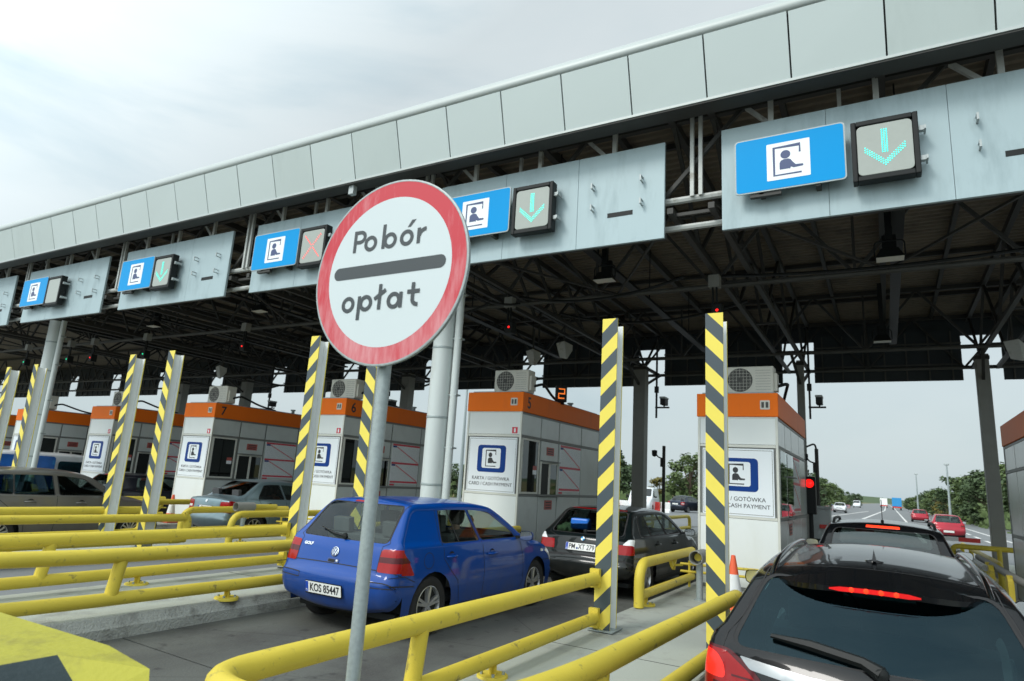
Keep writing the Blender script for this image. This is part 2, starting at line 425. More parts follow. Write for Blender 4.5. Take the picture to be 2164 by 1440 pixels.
def inpoly(pts, poly):
    x, y = pts[:, 0], pts[:, 1]; r = np.zeros(len(pts), bool); P = np.array(poly); Q = np.roll(P, -1, 0)
    for (x0, y0), (x1, y1) in zip(P, Q):
        if y0 == y1: continue
        c = ((y0 > y) != (y1 > y)) & (x < (x1-x0)*(y-y0)/(y1-y0)+x0); r ^= c
    return r

def dense(poly, step):
    out = []
    n = len(poly)
    for i in range(n):
        a = np.array(poly[i], float); b = np.array(poly[(i+1) % n], float); m = max(1, int(np.linalg.norm(b-a)/step))
        for k in range(m): out.append(tuple(a+(b-a)*k/m))
    return out

def rpoly(poly, r, n=4):
    return [(p.x, p.y) for p in fillet([(a, b, 0) for a, b in poly], r, n, True)]

class Car:
    """Body skins laid out on curved patches: one over-the-top strip (bumper, hatch, roof, bonnet) and two sides;
    windows, lamps and trim are cut out of the patches as meshes of their own."""
    def __init__(s, spec, paint, step=.055):
        s.s = spec; s.paint = paint; s.step = step
        C = catmull(spec['prof'], .03 if step < .1 else .08)     # y z c r
        s.C = C; d = np.diff(C[:, :2], axis=0); s.u = np.concatenate([[0], np.cumsum(np.linalg.norm(d, axis=1))])
        T = np.gradient(C[:, :2], axis=0); T /= np.linalg.norm(T, axis=1)[:, None]
        for _ in range(3):                                       # soften kinks so offsets stay clean
            T[1:-1] = (T[:-2]+2*T[1:-1]+T[2:])/4
        T /= np.linalg.norm(T, axis=1)[:, None]
        s.N = np.stack([T[:, 1], -T[:, 0]], 1)
        s.top = int(np.argmax(C[:, 1])); s.bits = {}
        s.L = spec['L']
    def W(s, y, z):
        p = s.s; w = p['w']; zm, zb = p.get('zm', .55), p['zb']
        if z < zm: x = w-p.get('sill', .07)*((zm-z)/zm)**2
        elif z < zb: x = w-p.get('shoulder', .03)*((z-zm)/(zb-zm))**2
        else:
            t = z-zb; x = w-p.get('shoulder', .03)-p.get('ledge', .02)*min(1, t/.05)-p['tumble']*t
        a = p.get('front_taper', .10); y1 = p['L']*.62
        if y > y1: x -= a*((y-y1)/(p['L']-y1))**2
        b = p.get('rear_taper', .05); y0 = p['L']*.30
        if y < y0: x -= b*((y0-y)/y0)**2
        return x
    def row(s, u):
        C, uu = s.C, s.u
        q = [np.interp(u, uu, C[:, k]) for k in range(4)]+[np.interp(u, uu, s.N[:, 0]), np.interp(u, uu, s.N[:, 1])]
        return q
    def skin(s, u, v):
        y, z, c, r, ny, nz = s.row(u); oy, oz = y+ny*(c+r), z+nz*(c+r)
        w = s.W(oy, oz); wf = max(w-r, .05); tot = wf+r*PI/2; a = abs(v)*tot; sg = 1 if v >= 0 else -1
        if a <= wf: x = a; d = c*(a/wf)**2
        else:
            th = min((a-wf)/r, PI/2) if r > 1e-6 else PI/2; x = wf+r*math.sin(th); d = c+r*(1-math.cos(th))
        return Vector((sg*x, y+ny*d, z+nz*d))
    def v_of(s, u, x):
        y, z, c, r, ny, nz = s.row(u); w = s.W(y+ny*(c+r), z+nz*(c+r)); wf = max(w-r, .05); tot = wf+r*PI/2; a = abs(x); sg = 1 if x >= 0 else -1
        if a <= wf: return sg*a/tot
        return sg*min(1.2, (wf+r*math.asin(min(1, (a-wf)/r))+max(0, a-w))/tot)
    def u_of(s, z, rear=True):
        if rear: return float(np.interp(z, s.C[:s.top+1, 1], s.u[:s.top+1]))
        return float(np.interp(-z, -s.C[s.top:, 1], s.u[s.top:]))
    def side(s, y, z, sg):
        return Vector((sg*s.W(y, z), y, z))
    def patch(s, F, outer, regions, flip=False, base='body', bmat=None, lines=()):
        step = s.step; bmat = bmat or s.paint
        polys = [dense(outer, step)]+[dense(r[1], step) for r in regions]
        pts = []; edges = []
        for P in polys:
            o = len(pts); pts += P; edges += [(o+i, o+(i+1) % len(P)) for i in range(len(P))]
        A = np.array(outer); x0, y0 = A.min(0); x1, y1 = A.max(0)
        gx, gy = np.meshgrid(np.arange(x0+step/2, x1, step), np.arange(y0+step/2, y1, step)); G = np.stack([gx.ravel(), gy.ravel()], 1)
        G = G[inpoly(G, polys[0])]
        ex = np.array(pts)
        if len(G):
            dm = np.min(np.abs(G[:, None, :]-ex[None]).max(2), axis=1); G = G[dm > step*.35]
        pts += [tuple(p) for p in G]
        V, E, Fc, *_ = delaunay_2d_cdt([Vector(p) for p in pts], edges, [], 0, 1e-5)
        V2 = np.array([tuple(p) for p in V]); T = np.array([list(f) for f in Fc])
        cen = V2[T].mean(1); keep = inpoly(cen, polys[0]); cls = np.full(len(T), -1)
        for k, P in enumerate(polys[1:]): cls[inpoly(cen, P)] = k
        h = 1e-3
        P3 = [F(*p) for p in V2]
        NN = []
        for p, q in zip(V2, P3):
            a = F(p[0]+h, p[1])-F(p[0]-h, p[1]); b = F(p[0], p[1]+h)-F(p[0], p[1]-h)
            n = a.cross(b)
            n = n.normalized() if n.length > 1e-12 else Vector((0, 0, 1))
            NN.append(-n if flip else n)
        for k in range(-1, len(regions)):
            part, mat, off = (base, bmat, 0) if k < 0 else (regions[k][0], regions[k][2], regions[k][3])
            if part is None: continue
            idx = np.where(keep & (cls == k))[0]
            if not len(idx): continue
            B = s.bits.setdefault(part, dict(v=[], n=[], f=[], m=[], mats=[]))
            if mat not in B['mats']: B['mats'].append(mat)
            mi = B['mats'].index(mat); mp = {}
            for t in T[idx]:
                f = []
                for i in t:
                    if i not in mp:
                        mp[i] = len(B['v']); B['v'].append(P3[i]+NN[i]*off); B['n'].append(NN[i])
                    f.append(mp[i])
                a, b, c = [B['v'][i] for i in f]
                if (b-a).cross(c-a).dot(B['n'][f[0]]) < 0: f = f[::-1]
                B['f'].append(f); B['m'].append(mi)
    def strip(s, F, path, w, part, mat, off=.0015, flip=False):
        """thin line (panel gap, seal, moulding) laid on a patch along a path in patch coordinates"""
        P = []
        for i in range(len(path)-1):
            a, b = np.array(path[i], float), np.array(path[i+1], float); m = max(1, int(np.linalg.norm(b-a)/.05))
            for k in range(m): P.append(a+(b-a)*k/m)
        P.append(np.array(path[-1], float)); h = 1e-3
        B = s.bits.setdefault(part, dict(v=[], n=[], f=[], m=[], mats=[]))
        if mat not in B['mats']: B['mats'].append(mat)
        mi = B['mats'].index(mat); o = len(B['v'])
        Q = [F(*p) for p in P]
        for i, p in enumerate(P):
            n = (F(p[0]+h, p[1])-F(p[0]-h, p[1])).cross(F(p[0], p[1]+h)-F(p[0], p[1]-h)).normalized()
            if flip: n = -n
            t = (Q[min(i+1, len(Q)-1)]-Q[max(i-1, 0)]).normalized(); sd = t.cross(n)
            B['v'] += [Q[i]+sd*w/2+n*off, Q[i]-sd*w/2+n*off]; B['n'] += [n, n]
            if i:
                f = [o+2*i-2, o+2*i-1, o+2*i+1, o+2*i]; a, b, c = [B['v'][k] for k in f[:3]]
                if (b-a).cross(c-a).dot(n) < 0: f = f[::-1]
                B['f'].append(f); B['m'].append(mi)
    def xz(s, poly, rear=True):
        out = []
        for x, z in dense(poly, s.step*.7): u, v = s.uv(x, z, rear); out.append((u, v*.9))
        return out
    def uv(s, x, z, rear=True):
        """patch coordinates of the skin point that really lies at (x, z)"""
        zt = z; u = s.u_of(z, rear)
        for _ in range(6):
            u = s.u_of(zt, rear); v = s.v_of(u, x); zt += .8*(z-s.skin(u, v).z)
        return u, v
    def body(s):
        p = s.s; C = s.C
        off = C[:, :2]+s.N*(C[:, 2]+C[:, 3])[:, None]
        outer = [tuple(q) for q in off]
        a, b = outer[0], outer[-1]; zb = p.get('floor', .2)
        outer = outer+[(b[0]-.02, zb), (a[0]+.02, zb)]
        arches = []
        for ya in p['axles']:
            r = p.get('arch', .36); zc = p['wr']
            arches.append(arc(ya, zc, r, -60, 240, 18))
        SR = []
        for nm, poly, mat, o in p.get('side', []): SR.append((nm, poly, mat, o))
        for sg in (1, -1):
            F = (lambda y, z, sg=sg: s.side(y, z, sg))
            regs = [(None if n is None else n.replace('~', 'RL'[sg < 0]), P, m, o) for n, P, m, o in SR]+[(None, A, None, 0) for A in arches]
            s.patch(F, outer, regs, flip=(sg < 0))
            for path, w, mat in p.get('side_lines', []):
                s.strip(F, path, w, 'panel_gap' if mat == 'rubber' else 'side_trim#'+'RL'[sg < 0], mat, .002, sg < 0)
        U = s.u[-1]; Fs = lambda u, v: s.skin(u, v/.9)
        outer = [(0, -.9), (U, -.9), (U, .9), (0, .9)]
        regs = [(n, s.xz(P, rear), m, o) for n, P, m, o, rear in p.get('over', [])]
        s.patch(Fs, outer, regs, flip=True)
        for path, w, mat, rear in p.get('over_lines', []):
            s.strip(Fs, [(lambda q: (q[0], q[1]*.9))(s.uv(x, z, rear)) for x, z in path], w, 'panel_gap' if mat == 'rubber' else 'trim', mat, .002, True)
    def finish(s, root):
        objs = {}
        for part, B in s.bits.items():
            me = bpy.data.meshes.new(part); me.from_pydata([tuple(v) for v in B['v']], [], B['f'])
            for m in B['mats']: me.materials.append(MATS[m])
            me.polygons.foreach_set('material_index', B['m']); me.shade_smooth()
            me.normals_split_custom_set_from_vertices([tuple(n) for n in B['n']]); me.update()
            nm = part.split('#')[0]; o = bpy.data.objects.new(nm, me); link(o, root); objs[part] = o
        return objs
    def under(s, root):
        """dark underside, wheel houses and cabin: floor, dashboard, seats with headrests"""
        p = s.s; L = p['L']; w = p['w']; m = MB(); y0 = .12; y1 = L-.15
        m.bb((-w+.16, .36, .19), (w-.16, L-.36, .26), 'black')
        for ya in p['axles']:
            m.bb((-w+.1, ya-.37, .2), (w-.1, ya+.37, .70), 'black') if s.step < .1 else None
        if p.get('cabin'):
            ca, cb = p['cabin']; zf = .36; h = p.get('seat_h', .62)
            m.bb((-w+.13, ca, .30), (w-.13, cb, zf), 'interior')
            m.bb((-w+.16, cb-.35, zf), (w-.16, cb, p['zb']-.02), 'interior')
            for x in (-.36, .36):
                ys = cb-1.25
                m.box((x, ys, zf+.12), (.5, .5, .2), 'seat_grey'); m.box((x, ys-.34, zf+.36), (.48, .14, .62), 'seat_grey', Matrix.Rotation(R(12), 3, 'X'))
                m.box((x, ys-.43, zf+.79), (.26, .1, .19), 'seat_grey', Matrix.Rotation(R(8), 3, 'X'))
            yr = cb-2.1
            if yr > ca-.1:
                m.box((0, yr, zf+.14), (1.24, .5, .22), 'seat_grey'); m.box((0, yr-.3, zf+.38), (1.2, .14, .56), 'seat_grey', Matrix.Rotation(R(14), 3, 'X'))
                for x in (-.38, .38): m.box((x, yr-.40, zf+.74), (.25, .09, .16), 'seat_grey', Matrix.Rotation(R(8), 3, 'X'))
            m.tube([(-.36+.19*math.cos(a*PI/8), cb-.5-.06*math.sin(a*PI/8), p['zb']-.12+.18*math.sin(a*PI/8)) for a in range(17)], .014, 'interior', 6, False)
        m.build('interior', root, bevel=.03)

def wheel(root, x, y, r, side, rim_mat='alloy', spokes=5, width=.2, fine=True):
    n = 36 if fine else 20; m = MB(); w = width/2; ri = r*.66
    prof = [(ri, -w*.8), (r*.80, -w), (r*.93, -w*.95), (r*.985, -w*.72), (r, -w*.4), (r, w*.4), (r*.985, w*.72), (r*.93, w*.95), (r*.80, w), (ri, w*.8)]
    m.lathe(prof, 'rubber', axis='X', n=n)
    t = m.build('wheel', root, smooth=40, loc=(x, y, r), recalc=True)
    q = MB(); o = w*.72*side
    q.lathe([(ri*1.02, o*1.12), (ri*.97, o*1.18), (ri*.93, o*.9), (ri*.88, -o*.4), (ri*.88, -o)], rim_mat, axis='X', n=n)
    q.lathe([(0.001, -o*.2), (ri*.9, -o*.2)], 'black', axis='X', n=n)
    q.lathe([(ri*.20, o*.3), (ri*.20, o*.95), (.001, o*1.02)], rim_mat, axis='X', n=16)
    for k in range(spokes):
        a = 2*PI*k/spokes+.3
        for da in ((-.16, .16) if spokes <= 6 else (0,)):
            c, sn = math.cos(a+da), math.sin(a+da)
            q.beam((o*.78, c*ri*.12, sn*ri*.12), (o*.86, math.cos(a+da*.9)*ri*.95, math.sin(a+da*.9)*ri*.95), .035 if spokes <= 6 else .022, .03, rim_mat)
    q.build('rim', t, smooth=35)
    return t

def mirror(root, x, y, z, side, paint, sx=.2, sz=.13):
    m = MB(); V = []
    n, k = 12, 6
    for i in range(k+1):
        t = i/k; rr = math.sin(math.acos(min(1, t)))*.999 if t < 1 else 0
        for j in range(n):
            a = 2*PI*j/n; cx = math.copysign(abs(math.cos(a))**.6, math.cos(a)); cz = math.copysign(abs(math.sin(a))**.6, math.sin(a))
            V.append((x+side*(.12+.5*sx)+cx*sx*.5*rr, y+t*.12, z+cz*sz*.5*rr))
    F = [(i*n+j, i*n+(j+1) % n, (i+1)*n+(j+1) % n, (i+1)*n+j) for i in range(k) for j in range(n)]
    m.add(V, F, paint); m.beam((x-side*.03, y+.04, z-.04), (x+side*.16, y+.04, z-.02), .05, .035, 'black')
    o = m.build('side_mirror', root, smooth=50)
    q = MB(); P = [(x+side*(.12+.5*sx)+math.copysign(abs(math.cos(2*PI*j/n))**.6, math.cos(2*PI*j/n))*sx*.46, y-.002, z+math.copysign(abs(math.sin(2*PI*j/n))**.6, math.sin(2*PI*j/n))*sz*.45) for j in range(n)]
    q.add(P, [tuple(range(n))], 'chrome'); q.build('mirror_glass', o)

def plate(root, c, rot, body, band, size=(.52, .114), parent_name='number_plate', tsx=.80):
    """number plate: board, blue strip and raised characters"""
    m = MB(); w, h = size
    m.prism(rrect(-w/2-.008, -h/2-.014, w/2+.008, h/2+.008, .008, 2), -.0, .006, 'black')
    m.prism(rrect(-w/2, -h/2, w/2, h/2, .006, 2), -.004, -.0005, 'plate')
    m.bb((-w/2+.002, -.0055, -h/2+.003), (-w/2+.044, -.0042, h/2-.003), 'plate_blue')
    o = m.build(parent_name, root); o.location = c; o.rotation_euler = rot
    text(body, h*1.0, 'plate_lettering', 'ink', o, (.02, -.006, -.002), sx=tsx, bold=.001)
    if band: text(band, .03, 'country_letters', 'sign_white', o, (-w/2+.023, -.0065, -h/2+.022), ext=.0005)
    return o

def handle(root, c, side, paint):
    m = MB(); x, y, z = c
    m.lathe([(.001, 0), (.055, 0), (.06, .004)], 'rubber', (x-.004*side if side > 0 else x+.0, y, z), 'X', 16)
    m.tube([(x+side*.004, y-.10, z), (x+side*.034, y-.075, z+.004), (x+side*.036, y+.06, z+.004), (x+side*.004, y+.09, z)], .014, paint, 8)
    return m.build('door_handle', root, smooth=50)

def make_car(name, label, spec, paint, loc, rz=0, group=None, step=.055, detail=2, wheels=True):
    root = thing(name, label, 'car', loc, rz, group)
    c = Car(spec, paint, step); c.body(); objs = c.finish(root); c.under(root)
    if wheels:
        for ya in spec['axles']:
            for sd in (1, -1):
                wheel(root, sd*(c.W(ya, spec['wr'])-.115), ya, spec['wr'], sd, spec.get('rim', 'alloy'), spec.get('spokes', 5), fine=detail > 1)
    if detail and 'mirror' in spec:
        y, z = spec['mirror']
        for sd in (1, -1): mirror(root, sd*(c.W(y, z)-.02), y, z, sd, spec.get('mirror_mat', paint))
    if detail > 1:
        for y, z in spec.get('handles', []):
            for sd in (1, -1): handle(root, (sd*c.W(y, z), y, z), sd, paint)
    return root, c, objs
def grow(poly, d):
    cx = sum(p[0] for p in poly)/len(poly); cy = sum(p[1] for p in poly)/len(poly); out = []
    for x, y in poly:
        v = Vector((x-cx, y-cy)); l = v.length; v = v/l*(l+d) if l else v; out.append((cx+v.x, cy+v.y))
    return out
def win(tag_, poly, mat='car_glass', r=.05, seal=.02):
    return [('body', rpoly(grow(poly, seal), r+.01), 'rubber', -.001), ('side_window#~'+tag_, rpoly(poly, r), mat, -.004)]
def rearwin(poly, mat='car_glass', r=.08, seal=.03):
    return [('body', rpoly(grow(poly, seal), r+.02), 'rubber', -.001, True), ('rear_window', rpoly(poly, r), mat, -.003, True)]
def screen(poly, mat='car_glass_clear', r=.08):
    return [('body', rpoly(grow(poly, .03), r+.02), 'rubber', -.001, False), ('windscreen', rpoly(poly, r), mat, -.003, False)]
def mir(poly): return [(-x, z) for x, z in poly][::-1]

# -- five-door hatchback (blue car)
HATCH = dict(L=4.15, w=.868, wr=.315, axles=(.80, 3.31), zb=.94, tumble=.50, zm=.56, sill=.09, shoulder=.03, arch=.365, front_taper=.13, rear_taper=.05, floor=.23,
    prof=[(.20, .24, .07, .17), (.10, .29, .07, .17), (.03, .40, .07, .17), (.0, .52, .07, .17), (.005, .61, .07, .17), (.035, .655, .065, .15), (.075, .685, .06, .13), (.095, .74, .06, .11), (.125, .86, .06, .10),
          (.165, .955, .055, .09), (.20, .995, .05, .07), (.36, 1.20, .05, .06), (.50, 1.355, .045, .065), (.58, 1.405, .04, .07), (.95, 1.432, .035, .08), (1.5, 1.440, .035, .08), (2.0, 1.422, .035, .08), (2.32, 1.375, .04, .07),
          (2.75, 1.18, .08, .05), (3.12, .985, .10, .05), (3.22, .955, .06, .07), (3.55, .91, .05, .10), (3.85, .82, .06, .14), (4.02, .71, .10, .20), (4.10, .60, .12, .24), (4.15, .46, .13, .26), (4.13, .34, .13, .24), (4.05, .24, .12, .16)],
    mirror=(2.66, 1.0), mirror_mat='p_blue', handles=[(1.12, .82), (2.02, .80)], cabin=(.45, 3.1), spokes=5,
    side=[('body', [(-.2, .1), (4.4, .1), (4.4, .235), (-.2, .24)], 'black', .001)]
        + win('rear', [(.99, .975), (1.005, 1.05), (1.09, 1.33), (1.50, 1.345), (1.64, 1.33), (1.755, .975)], 'car_glass_clear', r=.035)
        + win('front', [(1.825, .975), (1.72, 1.335), (1.90, 1.33), (2.20, 1.27), (2.60, 1.05), (2.66, .99), (2.64, .975)], 'car_glass_clear', r=.035)
        + [('tail_light#~', rpoly([(-.1, .70), (.46, .665), (.38, .79), (.27, .935), (-.1, .945)], .03), 'tail_red', .003),
           ('tail_light#~', [(-.1, .795), (.40, .795), (.34, .85), (-.1, .86)], 'tail_smoke', .003),
           ('indicator#~', rpoly([(3.43, .74), (3.52, .735), (3.52, .775), (3.43, .78)], .015), 'lamp_clear', .003)],
    side_lines=[([(1.80, .965), (1.84, .60), (1.82, .30), (2.75, .27), (2.86, .40), (2.83, .72), (2.74, .97)], .008, 'rubber'),
                ([(.97, .97), (.98, .80), (1.10, .68), (1.26, .55), (1.30, .40), (1.33, .29), (1.80, .28)], .008, 'rubber'),
                ([(1.78, .97), (1.68, 1.36), (1.02, 1.37), (.95, 1.0), (.97, .95)], .007, 'rubber'), ([(1.70, 1.36), (2.24, 1.30), (2.68, 1.03), (2.74, .97)], .007, 'rubber'),
                (arc(.70, .80, .085, 0, 360, 20), .006, 'rubber'), ([(.06, .665), (.30, .665), (.47, .60)], .008, 'rubber'),
                ([(1.24, .50), (2.82, .47)], .018, 'p_blue'), ([(.08, .585), (.46, .555)], .012, 'rubber'), ([(3.52, .62), (4.1, .60)], .008, 'rubber'),
                ([(1.755, .975), (1.745, 1.01)], .006, 'rubber'), ([(1.31, .975), (1.25, 1.34)], .022, 'rubber')],
    over=rearwin([(-.62, .985), (.62, .985), (.54, 1.36), (-.54, 1.36)], 'car_glass_clear', r=.05, seal=.025) + screen([(-.66, 1.0), (.66, 1.0), (.55, 1.355), (-.55, 1.355)])
        + [('body', [(-1.2, .15), (1.2, .15), (1.2, .268), (-1.2, .268)], 'black', .001, True)]
        + [('tail_light#R', rpoly([(.60, .70), (1.2, .70), (1.2, .945), (.60, .925)], .03), 'tail_red', .003, True), ('tail_light#R', [(.60, .795), (1.2, .795), (1.2, .86), (.60, .85)], 'tail_smoke', .003, True),
           ('tail_light#L', rpoly(mir([(.60, .70), (1.2, .70), (1.2, .945), (.60, .925)]), .03), 'tail_red', .003, True), ('tail_light#L', mir([(.60, .795), (1.2, .795), (1.2, .86), (.60, .85)]), 'tail_smoke', .003, True)]
        + [('headlight#R', rpoly([(.42, .60), (1.2, .62), (1.2, .76), (.46, .73)], .04), 'lamp_clear', .003, False), ('headlight#L', rpoly(mir([(.42, .60), (1.2, .62), (1.2, .76), (.46, .73)]), .04), 'lamp_clear', .003, False),
           ('grille', rpoly([(-.38, .61), (.38, .61), (.40, .70), (-.40, .70)], .02), 'black', .001, False), ('grille', rpoly([(-.6, .34), (.6, .34), (.6, .42), (-.6, .42)], .02), 'black', .001, False),
           ('brake_light', rpoly([(-.17, 1.372), (.17, 1.372), (.16, 1.39), (-.16, 1.39)], .005), 'tail_red', .004, True)],
    over_lines=[([(-.9, .668), (.9, .668)], .010, 'rubber', True), ([(-.60, .69), (-.59, .95), (-.655, .985), (-.585, 1.37), (-.5, 1.39), (.5, 1.39), (.585, 1.37), (.655, .985), (.59, .95), (.60, .69)], .007, 'rubber', True),
                ([(-.42, .55), (-1.0, .55)], .01, 'rubber', True), ([(.42, .55), (1.0, .55)], .01, 'rubber', True), ([(-.42, .60), (-1.0, .605)], .01, 'rubber', True), ([(.42, .60), (1.0, .605)], .01, 'rubber', True), ([(-.42, .55), (-.42, .60)], .01, 'rubber', True), ([(.42, .55), (.42, .60)], .01, 'rubber', True),
                ([(-.69, .97), (-.62, .74), (.62, .74), (.69, .97)], .008, 'rubber', False)])

# -- large estate, black, right in front
ESTATE = dict(L=4.91, w=.925, wr=.335, axles=(1.02, 3.76), zb=1.0, tumble=.62, zm=.62, sill=.09, shoulder=.035, arch=.385, front_taper=.16, rear_taper=.09, floor=.22,
    prof=[(.20, .24, .11, .24), (.06, .34, .11, .24), (.0, .50, .11, .24), (.02, .60, .11, .25), (.075, .66, .10, .22), (.10, .72, .10, .20), (.13, .84, .10, .18), (.16, .93, .10, .16), (.22, 1.01, .08, .12), (.36, 1.16, .07, .08), (.50, 1.315, .06, .07),
          (.60, 1.385, .055, .07), (.74, 1.42, .05, .08), (1.2, 1.465, .05, .09), (1.9, 1.495, .05, .09), (2.5, 1.48, .05, .09), (2.85, 1.43, .06, .08), (3.3, 1.23, .10, .06), (3.72, 1.03, .12, .06), (3.85, 1.0, .08, .08), (4.3, .93, .06, .12), (4.65, .82, .10, .20), (4.82, .66, .14, .28), (4.91, .46, .15, .30), (4.86, .28, .14, .2), (4.8, .22, .12, .15)],
    mirror=(3.10, 1.06), mirror_mat='p_black', handles=[(1.55, .90), (2.55, .88)], cabin=(.6, 3.6), spokes=7,
    side=[('body', rpoly([(.62, 1.06), (.98, 1.33), (1.4, 1.385), (2.3, 1.385), (2.62, 1.345), (3.22, 1.06), (3.2, 1.035), (1.2, 1.03)], .04), 'rubber', -.001)]
        + [('side_window#~q', rpoly([(.70, 1.075), (1.0, 1.30), (1.30, 1.345), (1.36, 1.055)], .03), 'car_glass_clear', -.004), ('side_window#~r', rpoly([(1.42, 1.055), (1.38, 1.35), (2.14, 1.365), (2.2, 1.055)], .03), 'car_glass', -.004), ('side_window#~f', rpoly([(2.29, 1.055), (2.24, 1.365), (2.58, 1.33), (3.12, 1.06)], .03), 'car_glass', -.004)]
        + [('tail_light#~', rpoly([(-.1, .72), (.46, .80), (.62, .985), (.40, 1.0), (-.1, .97)], .04), 'tail_red', .004)],
    side_lines=[([(1.2, 1.03), (.70, 1.055), (1.0, 1.35), (1.45, 1.40), (2.3, 1.40), (2.64, 1.36), (3.24, 1.06)], .014, 'chrome'), ([(2.24, 1.03), (2.28, .60), (2.26, .3), (3.3, .3), (3.38, .6), (3.26, 1.03)], .008, 'rubber'), ([(1.2, 1.03), (1.25, .8), (1.45, .55), (1.5, .32), (2.26, .3)], .008, 'rubber')],
    over=rearwin([(-.70, 1.0), (.70, 1.0), (.545, 1.36), (-.545, 1.36)], 'car_glass_dark', r=.07, seal=.03) + screen([(-.7, 1.05), (.7, 1.05), (.54, 1.40), (-.54, 1.40)])
        + [(f'tail_light#{q}', rpoly(fn(P), r_), m_, o_, True) for q, fn in (('R', list), ('L', mir)) for P, r_, m_, o_ in (
              ([(.42, .74), (1.3, .72), (1.3, .985), (.72, .98), (.58, .90)], .04, 'tail_smoke', .004), ([(.47, .755), (1.3, .74), (1.3, .97), (.74, .968), (.61, .89)], .035, 'tail_red', .005),
              ([(.56, .80), (.80, .80), (.80, .812), (.57, .812)], .004, 'tail_smoke', .006), ([(.53, .845), (.70, .85), (.70, .86), (.55, .857)], .003, 'tail_smoke', .006), ([(.73, .83), (.94, .83), (.96, .955), (.79, .955), (.74, .90)], .03, 'tail_lit', .006))]
        + [('chrome_bar', rpoly([(-.60, .90), (-.3, .872), (.3, .872), (.60, .90), (.66, .955), (.3, .925), (-.3, .925), (-.66, .955)], .015), 'trim_chrome', .006, True)],
    over_lines=[([(-.95, .66), (.95, .66)], .01, 'rubber', True), ([(-.76, .97), (-.57, 1.385), (.57, 1.385), (.76, .97)], .008, 'rubber', True)])

# -- compact estate, green-black
TOURING = dict(L=4.48, w=.87, wr=.318, axles=(.92, 3.645), zb=.93, tumble=.52, zm=.58, sill=.08, shoulder=.03, arch=.36, front_taper=.13, rear_taper=.06, floor=.22,
    prof=[(.22, .24, .09, .20), (.07, .32, .09, .20), (.0, .46, .09, .20), (.01, .57, .09, .20), (.06, .62, .08, .18), (.09, .70, .07, .14), (.12, .80, .07, .12), (.17, .92, .06, .10), (.24, .97, .05, .07), (.45, 1.15, .05, .06), (.66, 1.31, .045, .06), (.74, 1.36, .04, .07),
          (1.1, 1.395, .04, .08), (1.7, 1.41, .04, .08), (2.2, 1.395, .04, .08), (2.55, 1.34, .05, .07), (3.0, 1.13, .09, .05), (3.35, .955, .11, .06), (3.5, .92, .06, .08), (3.9, .87, .05, .12), (4.25, .76, .08, .18), (4.38, .62, .12, .24), (4.48, .46, .13, .26), (4.44, .30, .12, .2), (4.36, .22, .1, .15)],
    mirror=(2.82, .985), mirror_mat='p_greenblack', handles=[(1.35, .82), (2.30, .80)], cabin=(.5, 3.2), spokes=5,
    side=[('body', rpoly([(.66, .965), (.80, 1.22), (1.0, 1.305), (1.7, 1.325), (2.15, 1.31), (2.45, 1.24), (2.92, .99), (2.9, .955), (.75, .95)], .04), 'rubber', -.001),
          ('side_window#~q', rpoly([(.72, .97), (.86, 1.22), (1.02, 1.285), (1.14, 1.29), (1.14, .97)], .03), 'car_glass', -.004), ('side_window#~r', rpoly([(1.20, .97), (1.20, 1.295), (1.84, 1.30), (1.92, .97)], .02), 'car_glass_clear', -.004), ('side_window#~f', rpoly([(2.0, .97), (1.92, 1.30), (2.14, 1.29), (2.42, 1.22), (2.84, .99)], .02), 'car_glass_clear', -.004),
          ('tail_light#~', rpoly([(-.1, .70), (.27, .70), (.30, .78), (.26, .845), (-.1, .845)], .02), 'tail_red', .003), ('indicator#~', rpoly([(-.1, .845), (.26, .845), (.22, .93), (-.1, .94)], .02), 'lamp_clear', .003)],
    side_lines=[([(.75, .95), (.66, .965), (.80, 1.24), (1.0, 1.325), (1.7, 1.345), (2.15, 1.33), (2.47, 1.25), (2.94, .99)], .013, 'chrome'), ([(1.96, .95), (2.0, .6), (1.98, .3), (2.95, .3), (3.02, .6), (2.95, .95)], .008, 'rubber'), ([(1.13, .95), (1.2, .75), (1.36, .55), (1.4, .3), (1.98, .3)], .008, 'rubber')],
    over=rearwin([(-.63, .965), (.63, .965), (.54, 1.325), (-.54, 1.325)], 'car_glass', r=.06, seal=.025) + screen([(-.66, .98), (.66, .98), (.55, 1.32), (-.55, 1.32)])
        + [('tail_light#R', rpoly([(.50, .70), (1.2, .70), (1.2, .845), (.52, .845)], .02), 'tail_red', .003, True), ('tail_light#L', rpoly(mir([(.50, .70), (1.2, .70), (1.2, .845), (.52, .845)]), .02), 'tail_red', .003, True),
           ('indicator#R', rpoly([(.66, .845), (1.2, .845), (1.2, .94), (.74, .93)], .02), 'lamp_clear', .003, True), ('indicator#L', rpoly(mir([(.66, .845), (1.2, .845), (1.2, .94), (.74, .93)]), .02), 'lamp_clear', .003, True),
           ('brake_light', rpoly([(-.5, 1.342), (.5, 1.342), (.5, 1.352), (-.5, 1.352)], .003), 'tail_red', .004, True),
           ('headlight#R', rpoly([(.36, .60), (1.2, .62), (1.2, .74), (.40, .72)], .04), 'lamp_clear', .003, False), ('headlight#L', rpoly(mir([(.36, .60), (1.2, .62), (1.2, .74), (.40, .72)]), .04), 'lamp_clear', .003, False)],
    over_lines=[([(-.9, .625), (.9, .625)], .012, 'rubber', True), ([(-.9, .52), (.9, .52)], .03, 'rubber', True), ([(-.48, .64), (-.49, .90), (-.66, .95), (-.57, 1.345), (.57, 1.345), (.66, .95), (.49, .90), (.48, .64)], .007, 'rubber', True)])

